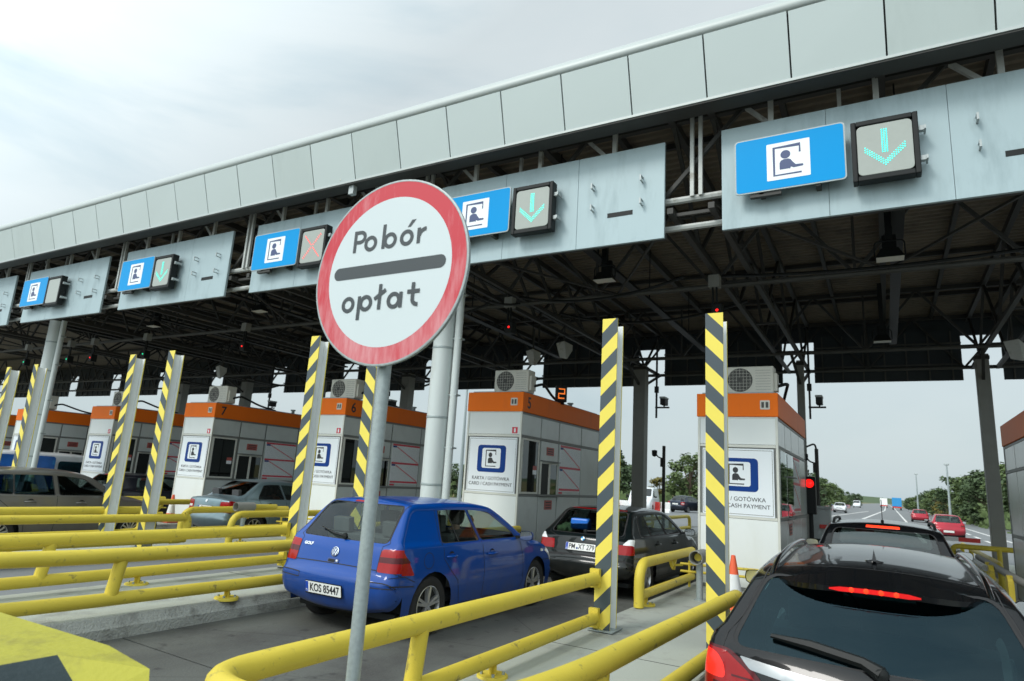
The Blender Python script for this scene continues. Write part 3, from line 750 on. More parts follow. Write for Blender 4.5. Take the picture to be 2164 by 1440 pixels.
# -- small saloon with a boot
SALOON = dict(L=4.22, w=.823, wr=.305, axles=(.93, 3.39), zb=.93, tumble=.48, zm=.58, sill=.08, shoulder=.03, arch=.35, front_taper=.13, rear_taper=.06, floor=.23,
    prof=[(.18, .25, .07, .17), (.05, .36, .07, .17), (.0, .48, .07, .17), (.02, .58, .07, .16), (.05, .64, .06, .12), (.07, .78, .06, .10), (.09, .92, .05, .08), (.14, .985, .05, .07), (.42, 1.01, .05, .06), (.52, 1.035, .05, .06), (.80, 1.24, .06, .06), (1.02, 1.375, .05, .06), (1.15, 1.42, .04, .07),
          (1.6, 1.45, .04, .08), (2.1, 1.435, .04, .08), (2.4, 1.39, .05, .07), (2.85, 1.18, .09, .05), (3.18, 1.0, .11, .06), (3.3, .965, .06, .08), (3.65, .90, .05, .12), (3.95, .80, .08, .18), (4.12, .66, .12, .24), (4.22, .46, .13, .24), (4.18, .30, .12, .2), (4.1, .23, .1, .15)],
    mirror=(2.68, 1.0), mirror_mat='p_silverblue', handles=[(1.30, .83), (2.2, .81)], cabin=(.9, 3.1), spokes=8,
    side=win('rear', [(.98, .98), (1.02, 1.06), (1.20, 1.30), (1.66, 1.345), (1.76, .98)], r=.04) + win('front', [(1.84, .98), (1.75, 1.345), (2.05, 1.335), (2.28, 1.27), (2.72, .99)], r=.03)
        + [('tail_light#~', rpoly([(-.1, .66), (.22, .68), (.30, .86), (.20, .92), (-.1, .93)], .03), 'tail_red', .003)],
    side_lines=[([(1.80, .96), (1.83, .6), (1.8, .3), (2.75, .3), (2.83, .6), (2.76, .97)], .008, 'rubber'), ([(.97, .97), (1.1, .75), (1.3, .55), (1.33, .3), (1.8, .3)], .008, 'rubber')],
    over=rearwin([(-.58, 1.05), (.58, 1.05), (.50, 1.375), (-.50, 1.375)], 'car_glass', r=.06, seal=.02) + screen([(-.62, 1.01), (.62, 1.01), (.53, 1.37), (-.53, 1.37)])
        + [('tail_light#R', rpoly([(.50, .66), (1.2, .66), (1.2, .93), (.50, .90)], .04), 'tail_red', .003, True), ('tail_light#L', rpoly(mir([(.50, .66), (1.2, .66), (1.2, .93), (.50, .90)]), .04), 'tail_red', .003, True),
           ('tail_light#R', rpoly([(.56, .74), (1.2, .74), (1.2, .79), (.56, .79)], .01), 'lamp_clear', .004, True), ('tail_light#L', rpoly(mir([(.56, .74), (1.2, .74), (1.2, .79), (.56, .79)]), .01), 'lamp_clear', .004, True)],
    over_lines=[([(-.9, .645), (.9, .645)], .01, 'rubber', True), ([(-.49, .65), (-.49, .93), (-.70, 1.0)], .007, 'rubber', True), ([(.49, .65), (.49, .93), (.70, 1.0)], .007, 'rubber', True)])

# -- tall grey five-door
TALL = dict(L=3.98, w=.822, wr=.312, axles=(.70, 3.16), zb=.99, tumble=.44, zm=.60, sill=.08, shoulder=.03, arch=.36, front_taper=.15, rear_taper=.06, floor=.23,
    prof=[(.18, .25, .07, .17), (.05, .36, .07, .17), (.0, .50, .07, .17), (.02, .62, .07, .16), (.06, .68, .06, .12), (.08, .82, .06, .10), (.12, .98, .05, .08), (.16, 1.03, .05, .07), (.30, 1.24, .05, .06), (.42, 1.41, .05, .06), (.50, 1.465, .04, .07),
          (.9, 1.495, .04, .08), (1.5, 1.50, .04, .08), (1.95, 1.475, .04, .08), (2.25, 1.42, .05, .07), (2.65, 1.22, .09, .05), (2.98, 1.04, .11, .06), (3.1, 1.0, .06, .08), (3.45, .94, .06, .12), (3.75, .82, .08, .18), (3.90, .66, .12, .24), (3.98, .46, .13, .24), (3.95, .30, .12, .2), (3.88, .23, .1, .15)],
    mirror=(2.42, 1.06), mirror_mat='p_greybrown', handles=[(1.15, .89), (2.05, .87)], cabin=(.4, 2.9), spokes=14,
    side=win('quarter', [(.60, 1.04), (.56, 1.12), (.62, 1.36), (.86, 1.375), (.86, 1.03)], 'car_glass_dark', r=.04, seal=.015) + win('rear', [(.89, 1.03), (.89, 1.375), (1.52, 1.385), (1.56, 1.02)], 'car_glass_dark', r=.02) + win('front', [(1.66, 1.02), (1.62, 1.385), (1.85, 1.375), (2.12, 1.31), (2.50, 1.05), (2.48, 1.02)], r=.03)
        + [('tail_light#~', rpoly([(-.1, .74), (.24, .76), (.30, .96), (-.1, .99)], .03), 'tail_red', .003), ('headlight#~', rpoly([(3.50, .66), (4.2, .64), (4.2, .80), (3.42, .86)], .04), 'lamp_clear', .003)],
    side_lines=[([(1.60, 1.0), (1.62, .6), (1.6, .3), (2.52, .3), (2.62, .6), (2.55, 1.02)], .009, 'rubber'), ([(.58, 1.03), (.62, .95), (.78, .82), (1.08, .6), (1.12, .3), (1.6, .3)], .009, 'rubber'), ([(.58, 1.1), (.62, 1.41), (1.6, 1.43), (1.9, 1.41)], .008, 'rubber'), (arc(.36, .86, .08, 0, 360, 18), .006, 'rubber')],
    over=rearwin([(-.58, 1.04), (.58, 1.04), (.52, 1.40), (-.52, 1.40)], 'car_glass', r=.06, seal=.02) + screen([(-.62, 1.06), (.62, 1.06), (.53, 1.40), (-.53, 1.40)])
        + [('headlight#R', rpoly([(.40, .64), (1.2, .64), (1.2, .80), (.44, .76)], .04), 'lamp_clear', .003, False), ('headlight#L', rpoly(mir([(.40, .64), (1.2, .64), (1.2, .80), (.44, .76)]), .04), 'lamp_clear', .003, False)],
    over_lines=[])

# -- upright crossover ahead in the near lane
CROSS = dict(L=4.30, w=.90, wr=.34, axles=(.80, 3.45), zb=1.08, tumble=.46, zm=.68, sill=.08, shoulder=.03, arch=.39, front_taper=.13, rear_taper=.06, floor=.28,
    prof=[(.18, .30, .08, .18), (.05, .42, .08, .18), (.0, .58, .08, .18), (.03, .70, .08, .16), (.07, .85, .07, .12), (.12, 1.05, .06, .10), (.18, 1.11, .05, .08), (.34, 1.33, .05, .07), (.46, 1.49, .05, .07), (.55, 1.54, .05, .07),
          (1.0, 1.575, .05, .08), (1.7, 1.585, .05, .08), (2.2, 1.56, .05, .08), (2.5, 1.50, .05, .07), (2.9, 1.30, .09, .06), (3.25, 1.13, .11, .06), (3.4, 1.09, .06, .08), (3.85, 1.02, .06, .14), (4.15, .88, .10, .22), (4.26, .66, .12, .24), (4.30, .48, .12, .24), (4.2, .30, .1, .15)],
    mirror=(2.72, 1.12), mirror_mat='p_black', handles=[(1.3, .98), (2.25, .96)], cabin=(.5, 3.1), spokes=5,
    side=win('quarter', [(.62, 1.13), (.70, 1.40), (.95, 1.45), (.98, 1.12)], 'car_glass_dark', r=.03) + win('rear', [(1.06, 1.12), (1.04, 1.455), (1.72, 1.465), (1.76, 1.12)], 'car_glass_dark', r=.03) + win('front', [(1.86, 1.12), (1.82, 1.465), (2.1, 1.455), (2.36, 1.39), (2.8, 1.13)], r=.03),
    side_lines=[],
    over=rearwin([(-.62, 1.12), (.62, 1.12), (.55, 1.475), (-.55, 1.475)], 'car_glass', r=.07, seal=.02) + screen([(-.66, 1.15), (.66, 1.15), (.56, 1.48), (-.56, 1.48)])
        + [('tail_light#R', rpoly([(.62, .88), (1.2, .88), (1.2, 1.12), (.70, 1.12)], .03), 'tail_lit', .004, True), ('tail_light#L', rpoly(mir([(.62, .88), (1.2, .88), (1.2, 1.12), (.70, 1.12)]), .03), 'tail_lit', .004, True),
           ('brake_light', rpoly([(-.19, 1.50), (.19, 1.50), (.185, 1.527), (-.185, 1.527)], .005), 'lamp_lit', .006, True)],
    over_lines=[])

# -- simple five-door for the cars far down the road and a panel van
FAR = dict(HATCH); FAR.update(side_lines=[], over_lines=[], handles=[], spokes=5)
VAN = dict(L=5.3, w=.98, wr=.33, axles=(1.0, 4.25), zb=1.15, tumble=.14, zm=.7, sill=.06, shoulder=.02, ledge=.01, arch=.38, front_taper=.14, rear_taper=.03, floor=.26,
    prof=[(.14, .30, .03, .06), (.02, .42, .03, .08), (.0, .60, .03, .08), (.01, 1.2, .03, .08), (.05, 1.80, .03, .10), (.12, 1.93, .04, .12), (.3, 1.97, .04, .12), (2.0, 1.99, .04, .12), (3.0, 1.97, .04, .12), (3.35, 1.92, .05, .10), (3.9, 1.62, .08, .06), (4.4, 1.26, .10, .06), (4.6, 1.18, .08, .10), (4.95, 1.08, .08, .16), (5.16, .88, .12, .24), (5.3, .60, .13, .26), (5.27, .36, .12, .2), (5.2, .27, .1, .15)],
    mirror=(3.85, 1.26), mirror_mat='black', handles=[], cabin=(2.3, 4.2), spokes=5,
    side=win('front', [(3.05, 1.22), (3.03, 1.72), (3.35, 1.72), (3.78, 1.40), (3.92, 1.22)], r=.04), side_lines=[([(2.96, 1.18), (2.96, .35), (3.95, .35), (4.02, 1.2)], .01, 'rubber')],
    over=screen([(-.78, 1.30), (.78, 1.30), (.72, 1.86), (-.72, 1.86)], 'car_glass') + [('headlight#R', rpoly([(.52, .80), (1.3, .82), (1.3, 1.0), (.6, .96)], .04), 'lamp_clear', .003, False), ('headlight#L', rpoly(mir([(.52, .80), (1.3, .82), (1.3, 1.0), (.6, .96)]), .04), 'lamp_clear', .003, False)], over_lines=[])
# ------------------------------------------------------------------ ground, roads, islands
PITCH = 5.0
def IC(k): return -2.28-PITCH*k          # centre line of toll island k (k = 0 beside the near lane)
ISL = range(-1, 7)

def strip_sheet(name, rows, dz, mat, kind='structure'):
    """sheet following the camber; rows = [(y, xl, xr)]"""
    m = MB(); V = []; F = []
    xs = lambda a, b: [a+(b-a)*i/8 for i in range(9)]
    for y, a, b in rows:
        X = sorted(set([round(x, 4) for x in xs(a, b)])); V += [(x, y, g(x)+dz) for x in X[:9]]
    n = 9
    for i in range(len(rows)-1):
        for k in range(n-1): F.append((i*n+k, i*n+k+1, (i+1)*n+k+1, (i+1)*n+k))
    m.add(V, F, mat); return tag(m.build(name), kind=kind)

def ground():
    m = MB(); X = [-3000, -400, -47.2, -7.2, 32.8, 400, 3000]; Y = [-400, -40, 60, 200, 800, 5000]
    V = [(x, y, g(x)-.02) for y in Y for x in X]; n = len(X)
    m.add(V, [(i*n+k, i*n+k+1, (i+1)*n+k+1, (i+1)*n+k) for i in range(len(Y)-1) for k in range(n-1)], 'grass')
    tag(m.build('ground'), kind='structure')
    m = MB(); V = []; F = []
    rows = [(-60, -62, 26), (30, -62, 26), (60, -44, 17), (110, -30, 9.5), (200, -26, 8), (900, -26, 8), (3000, -26, 8)]
    for y, a, b in rows:
        V += [(a, y, g(a)+.004), (-7.2, y, g(-7.2)+.004), (b, y, g(b)+.004)]
    for i in range(len(rows)-1):
        for k in range(2): F.append((3*i+k, 3*i+k+1, 3*i+k+4, 3*i+k+3))
    m.add(V, F, 'asphalt'); tag(m.build('road'), kind='structure')
    m = MB()
    def line(x0, y0, x1, y1, w):
        m.add([(x0-w/2, y0, g(x0)+.009), (x0+w/2, y0, g(x0)+.009), (x1+w/2, y1, g(x1)+.009), (x1-w/2, y1, g(x1)+.009)], [(0, 1, 2, 3)], 'paint')
    line(-2.6, 60, -.5, 190, .3); line(1.6, 40, 2.6, 300, .22); line(6.8, 40, 6.4, 95, .22); line(-5.6, 70, -3.2, 150, .25); line(-.5, 190, -.5, 1500, .3); line(2.6, 300, 2.6, 1500, .3)
    for i in range(14): line(5.2+.02*i, 42+6*i, 5.2+.02*i, 45+6*i, .22)
    for i in range(10): line(-9.5, 60+12*i, -9.5, 66+12*i, .2)
    tag(m.build('road_markings'), kind='structure')
    for k in range(-1, 6):
        a, b = IC(k)-5+.84, IC(k)-.84
        m = MB(); ys = [-20]+[-14+6*i for i in range(8)]+[34]
        for y0, y1 in zip(ys, ys[1:]):
            P = [(a, y0+.006), (b, y0+.006), (b, y1-.006), (a, y1-.006)]
            m.add([(x, y, g(x)+.012) for x, y in P], [(0, 1, 2, 3)], 'lane')
        tag(m.build('lane_pavement'), kind='structure')
ground()

def islands():
    for k in ISL:
        c = IC(k); z = g(c); m = MB(); y0, y1 = 1.5, 27
        def ring(h, zz):
            pts = arc(0, y0+.86, h, 180, 360, 14)+arc(0, y1-.86, h, 0, 180, 14); return [(c+x, y, z+zz) for x, y in pts]
        prof = [(.86, -.12), (.86, .10), (.845, .118), (.80, .192), (.785, .2)]
        V = []; n = 30
        for h, zz in prof: V += ring(h, zz)
        F = [(i*n+j, i*n+(j+1) % n, (i+1)*n+(j+1) % n, (i+1)*n+j) for i in range(len(prof)-1) for j in range(n)]
        m.add(V, F, 'kerb'); m.add(ring(.785, .2), [tuple(range(n))], 'concrete')
        for yy in (6.4, 11.2, 16.5, 21.5): m.bb((c-.785, yy, z+.19), (c+.785, yy+.012, z+.2012), 'rubber')
        tag(m.build('traffic_island'), kind='structure')
islands()

def crash_block():
    c = IC(0); t = thing('crash_block', 'yellow and black concrete crash block in the bottom left corner, close to the camera', 'crash block', (-2.4, .9, g(-2.4)))
    m = MB()
    L = [(-.75, .49, 1.15), (.09, .50, 1.15), (.36, .48, 1.13), (.44, .44, 1.05), (.66, .42, .0), (-.75, .49, 0)]
    def sec(y, dx): return [(-.75, y, 1.15), (.09-dx*.3, y+.01, 1.15), (.30-dx, y, 1.06), (.38-dx, y-.02, .98), (.62-dx, y-.02, 0), (-.75, y, 0)]
    S = [sec(-.75, .02), sec(-.45, .0), sec(-.20, .0), sec(.05, .01), sec(.33, .0), L]
    cols = ['block_dark', 'block_yellow', 'block_dark', 'block_dark', 'block_yellow']
    for i in range(5):
        A, B = S[i], S[i+1]
        for j in range(6):
            q = [A[j], A[(j+1) % 6], B[(j+1) % 6], B[j]]
            m.add(q, [(0, 1, 2, 3)], 'block_dark' if j >= 3 and j < 5 else 'block_yellow' if j in (0, 5) or i == 4 else cols[i])
    m.add(S[0], [tuple(range(6))], 'block_yellow'); m.add(S[-1], [tuple(range(6))], 'block_yellow')
    m.build('block', t, bevel=.025)
crash_block()

# ------------------------------------------------------------------ guard rails
def flange(m, x, y, z):
    m.lathe([(.001, z+.012), (.125, z+.012), (.13, z+.006), (.13, z-.02)], 'yellow', (x, y, 0), 'Z', 18)
    for a in range(4):
        m.lathe([(.001, z+.034), (.013, z+.034), (.013, z+.01)], 'galv', (x+.09*math.cos(a*PI/2+.6), y+.09*math.sin(a*PI/2+.6), 0), 'Z', 8)

def rails():
    lab = {0: 'yellow tube guard rail curving round the island nose behind the round toll sign', 1: 'yellow tube guard rail running in from the left edge behind the blue hatchback',
           2: 'yellow tube guard rail with down-curved ends in front of the grey five-door car', 3: 'yellow tube guard rail farthest left, behind the grey five-door car'}
    for k in range(0, 4):
        c = IC(k); t = thing('guard_rail', lab[k], 'guard rail', (c, 4, g(c)), group='yellow guard rails around the island noses')
        zt, zb = .762, .345; far = k >= 2; ye = 4.0 if far else 3.14
        def path(z, rise):
            P = [(-.60, ye, z), (-.60, 1, z), (-.60, -1.2, z), (-.595, -1.80, z), (.30, -1.86, z), (.66, -1.2, z-.0), (.74, -.4, z-rise*.5), (.86, ye+.3 if not far else ye, z-rise)]
            Q = fillet(P, .33, 8)
            if far and z == zt:
                Q = fillet([(-.60, ye-.25, z), (-.60, ye, z), (-.60, ye+.02, zb), (-.60, ye-.3, zb)][::-1], .18, 6)[:-1]+Q+fillet([(.86, ye-.25, z), (.86, ye, z), (.86, ye+.02, zb), (.86, ye-.3, zb)], .18, 6)[1:]
            return Q
        MB().tube(path(zt, .03), .07, 'yellow', 14).build('top_rail', t, smooth=50)
        MB().tube(path(zb, 0), .062, 'yellow', 14).build('bottom_rail', t, smooth=50)
        for x, y in ((-.60, -.08), (.74, -.08)):
            MB().tube([(x, y-.03, zb+.01), (x, y+.03, zt-.01)], .06, 'yellow', 12).build('upright', t, smooth=50)
        for x, y in ((-.60, .98), (.76, 1.2), (-.6, -1.3)):
            m = MB(); m.beam((x, y, .2), (x, y, zb), .07, .012, 'yellow'); m.beam((x, y, .2), (x, y, zb), .012, .07, 'yellow'); flange(m, x, y, .208); m.build('foot', t, smooth=40)
        if not far:
            x = -.56
            for zq in (zt, zb):
                m = MB(); m.bb((x-.11, 3.15, zq-.1), (x+.0, 3.215, zq+.1), 'yellow')
                for zz in (zq-.05, zq+.05): m.lathe([(.001, 3.14), (.014, 3.14), (.014, 3.17)], 'yellow', (x-.05, 0, zz), 'Y', 8)
                m.build('end_plate', t)
    # short hoops beside the booths, then their steel bollards
    lab2 = {0: ['yellow hoop rail beside the dark estate car with the German plate'], 1: ['yellow hoop rail on the far side of the blue hatchback', 'yellow hoop rail between the blue hatchback and the booth numbered 5'],
            2: ['farther yellow hoop rail in front of the silver blue saloon', 'nearer yellow hoop rail in front of the silver blue saloon'], 3: ['yellow hoop rail beyond the grey five-door car, by the booth numbered 7', 'yellow hoop rail behind the orange cone, by the booth numbered 7']}
    for k in range(0, 4):
        for i, sx in enumerate((-.69, .88)):
            if k == 0 and i: continue
            c = IC(k); x = 0; t = thing('hoop_rail', lab2[k][min(i, len(lab2[k])-1)], 'guard rail', (c+sx, 9, g(c+sx)), group='yellow hoop rails beside the booths')
            zt, zb = .76, .345
            MB().tube(fillet([(0, -.05, .2), (0, -.05, zt), (0, 2.75, zt)], .3, 8), .07, 'yellow', 14).build('top_rail', t, smooth=50)
            MB().tube([(0, 0, zb), (0, 2.75, zb)], .062, 'yellow', 14).build('bottom_rail', t, smooth=50)
            m = MB(); m.beam((0, .22, .2), (0, .22, zb), .07, .012, 'yellow'); flange(m, 0, .25, .208); m.build('foot', t, smooth=40)
            m = MB(); m.beam((0, 1.45, zt-.06), (0, 1.55, zt-.16), .05, .04, 'yellow'); m.beam((0, 1.7, zt-.06), (0, 1.6, zt-.2), .05, .05, 'yellow'); m.beam((.0, 1.55, zt-.14), (.1, 1.75, zt-.14), .03, .03, 'yellow'); m.build('clamp', t)
    lab3 = {0: 'grey steel bollard carrying a dark open sleeve beside the booth front', 1: 'grey steel bollard with dark sleeve behind the blue hatchback', 2: 'grey steel bollard with dark sleeve beside the silver blue saloon', 3: 'grey steel bollard with dark sleeve beyond the grey five-door car'}
    for k in range(0, 3):
        c = IC(k); bx = c-.22 if k == 0 else c-.52
        t = thing('bollard', lab3[k], 'bollard', (bx, 10.35, g(c)+.2), group='steel bollards with sleeves')
        m = MB(); m.lathe([(.05, .0), (.05, .56)], 'galv', (0, 0, 0), 'Z', 16, True); m.lathe([(.085, .0), (.085, .012), (.05, .014)], 'galv', (0, 0, 0), 'Z', 16); m.build('post', t, smooth=40)
        m = MB(); m.lathe([(.092, -.24), (.10, -.24), (.10, .24), (.092, .24), (.092, -.24)], 'column_grey', (0, 0, .62), 'Y', 20); s_ = m.build('sleeve', t, smooth=40)
        MB().tube([(0, -.1, .62), (0, .9, .62)], .055, 'yellow', 12).build('inner_pipe', t, smooth=40)
    for k in range(0, 3):
        c = IC(k); t = thing('bar_barrier', ['pair of thin yellow bars across the booth front behind the traffic cone', 'pair of thin yellow bars across the front of the booth numbered 5', 'pair of thin yellow bars across the front of the booth numbered 6'][k], 'barrier', (c, 11.62, g(c)+.2), group='thin yellow bars before the booths')
        for zz in (.40, .28): MB().tube([(-.85, 0, zz-.04), (.72, 0, zz)], .022, 'yellow', 8).build('bar', t, smooth=50)
        for xx in (-.7, .6): MB().tube([(xx, 0, 0), (xx, 0, .42)], .02, 'yellow', 8).build('support', t, smooth=50)
    # exit side rails
    lab4 = {-1: 'yellow rails past the booths on the right, beside the highway lanes', 0: 'yellow exit rails hidden behind the booth next to the black cars', 1: 'yellow exit rails seen past the black estate in front of the dark saloon'}
    for k in (-1, 1):
        c = IC(k); t = thing('exit_rail', lab4[k], 'guard rail', (c, 21, g(c)), group='yellow exit rails')
        for sx in (-.72, .72):
            MB().tube(fillet([(sx, -3.6, .2), (sx, -3.6, .76), (sx, 4.6, .76), (sx, 4.6, .2)], .3, 6), .06, 'yellow', 10).build('top_rail', t, smooth=50)
            MB().tube([(sx, -3.5, .36), (sx, 4.5, .36)], .055, 'yellow', 10).build('bottom_rail', t, smooth=50)
            for yy in (-1, 2): MB().tube([(sx, yy, .2), (sx, yy, .76)], .055, 'yellow', 10).build('upright', t, smooth=50)
    t = thing('barrier_rail', 'yellow cross rail with square ends beyond the booth at the right edge', 'guard rail', (2.3, 19, g(2.3)))
    MB().tube(fillet([(-1.0, 0, .2), (-1.0, 0, .98), (.9, .3, .98), (.9, .3, .2)], .12, 5), .06, 'yellow', 10).build('top_rail', t, smooth=50)
    MB().tube([(-.1, .12, .2), (-.1, .12, .98)], .05, 'yellow', 10).build('upright', t, smooth=50)
    for i, (x, y) in enumerate(((1.66, 16.2), (1.62, 15.4), (1.64, 13.4))):
        t = thing('rail_post', ['yellow rail post with a domed plate beside the right-hand booth, farthest one', 'middle yellow rail post with a domed plate beside the right-hand booth', 'nearest yellow rail post with a domed plate beside the right-hand booth'][i], 'post', (x, y, g(x)), group='yellow posts along the right booth')
        m = MB(); m.prism([(-.13, .1), (.13, .1), (.13, .72)]+arc(0, .72, .13, 0, 180, 10)+[(-.13, .72)], -.04, .04, 'yellow', 'X'); m.build('plate', t, bevel=.01)
    t = thing('lane_rail', 'long grey tube rail along the side of the right-hand booth', 'guard rail', (1.72, 14, g(1.72)))
    for zz in (.80, .42): MB().tube([(.02, -6, zz), (0, 4.4, zz)], .06, 'column_grey', 12).build('rail', t, smooth=50)
    t = thing('sloping_rail', 'pale tube rail sloping away beyond the black cars to the yellow cross rail', 'guard rail', (1.45, 19, g(1.45)))
    MB().tube([(.15, -3, .74), (-.1, 1.2, .86), (-.12, 3.4, .86)], .06, 'truss_light', 12).build('rail', t, smooth=50)
    for yy in (-2.4, .8): MB().tube([(.05, yy, .1), (.05, yy, .76)], .05, 'yellow', 10).build('upright', t, smooth=50)
rails()

# ------------------------------------------------------------------ chevron posts
def chevron_posts():
    names = ['pair nearest the black estate cars', 'pair behind the blue hatchback', 'pair before the grey five-door car', 'leftmost pair']
    H = 3.57
    for k in range(0, 4):
        for i, xl in enumerate((-2.919, -1.679)):
            X = xl-PITCH*k; w = .195
            lab = ('left' if i == 0 else 'right')+' yellow and grey striped post of the '+names[k]
            zb = g(X+w/2)+.2; t = thing('guard_post', lab, 'post', (X+w/2, 7.225, zb), group='striped guard posts flanking the lanes')
            m = MB(); n = 22; s = 1 if i == 0 else -1; pitch = .388; rise = .20
            # front flange built in alternating bands
            zs = -pitch*2; b = 0
            while zs < H+pitch:
                z0, z1 = zs, zs+pitch/2
                lo = (z0-s*rise/2, z0+s*rise/2); hi = (z1-s*rise/2, z1+s*rise/2)
                P = [(-w/2, lo[0]), (w/2, lo[1]), (w/2, hi[1]), (-w/2, hi[0])]
                def clip(P, zc, keep_below):
                    out = []
                    for a in range(len(P)):
                        p, q = P[a], P[(a+1) % len(P)]; ip = (p[1] <= zc) == keep_below; iq = (q[1] <= zc) == keep_below
                        if ip: out.append(p)
                        if ip != iq:
                            tt = (zc-p[1])/(q[1]-p[1]); out.append((p[0]+(q[0]-p[0])*tt, zc))
                    return out
                P = clip(clip(P, H, True), 0.0, False) if P else P
                if len(P) > 2: m.add([(x, 0, z) for x, z in P], [tuple(range(len(P)))], 'yellow_stripe' if b % 2 == 0 else 'dark_stripe')
                b += 1; zs += pitch/2
            m.add([(-w/2, .001, 0), (w/2, .001, 0), (w/2, .012, 0), (-w/2, .012, 0), (-w/2, .001, H), (w/2, .001, H), (w/2, .012, H), (-w/2, .012, H)], [(0, 1, 2, 3), (4, 5, 6, 7), (1, 2, 6, 5), (2, 3, 7, 6), (3, 0, 4, 7)], 'yellow_stripe')
            m.build('striped_plate', t, recalc=False)
            m = MB(); d = .20
            H2 = H-.06
            m.bb((-.012, .025, 0), (.012, d-.014, H2), 'beam_grey'); m.bb((-w/2, d-.013, 0), (w/2, d, H2), 'beam_grey')
            m.bb((-w/2+.006, .013, 0), (w/2-.006, .024, H2), 'beam_grey')
            m.bb((-w/2-.003, d-.015, 0), (-w/2-.0005, d+.001, H2), 'yellow_stripe'); m.bb((w/2+.0005, d-.015, 0), (w/2+.003, d+.001, H2), 'yellow_stripe')
            m.bb((-.15, -.06, 0), (.15, .27, .012), 'galv')
            m.build('steel_beam', t)
chevron_posts()
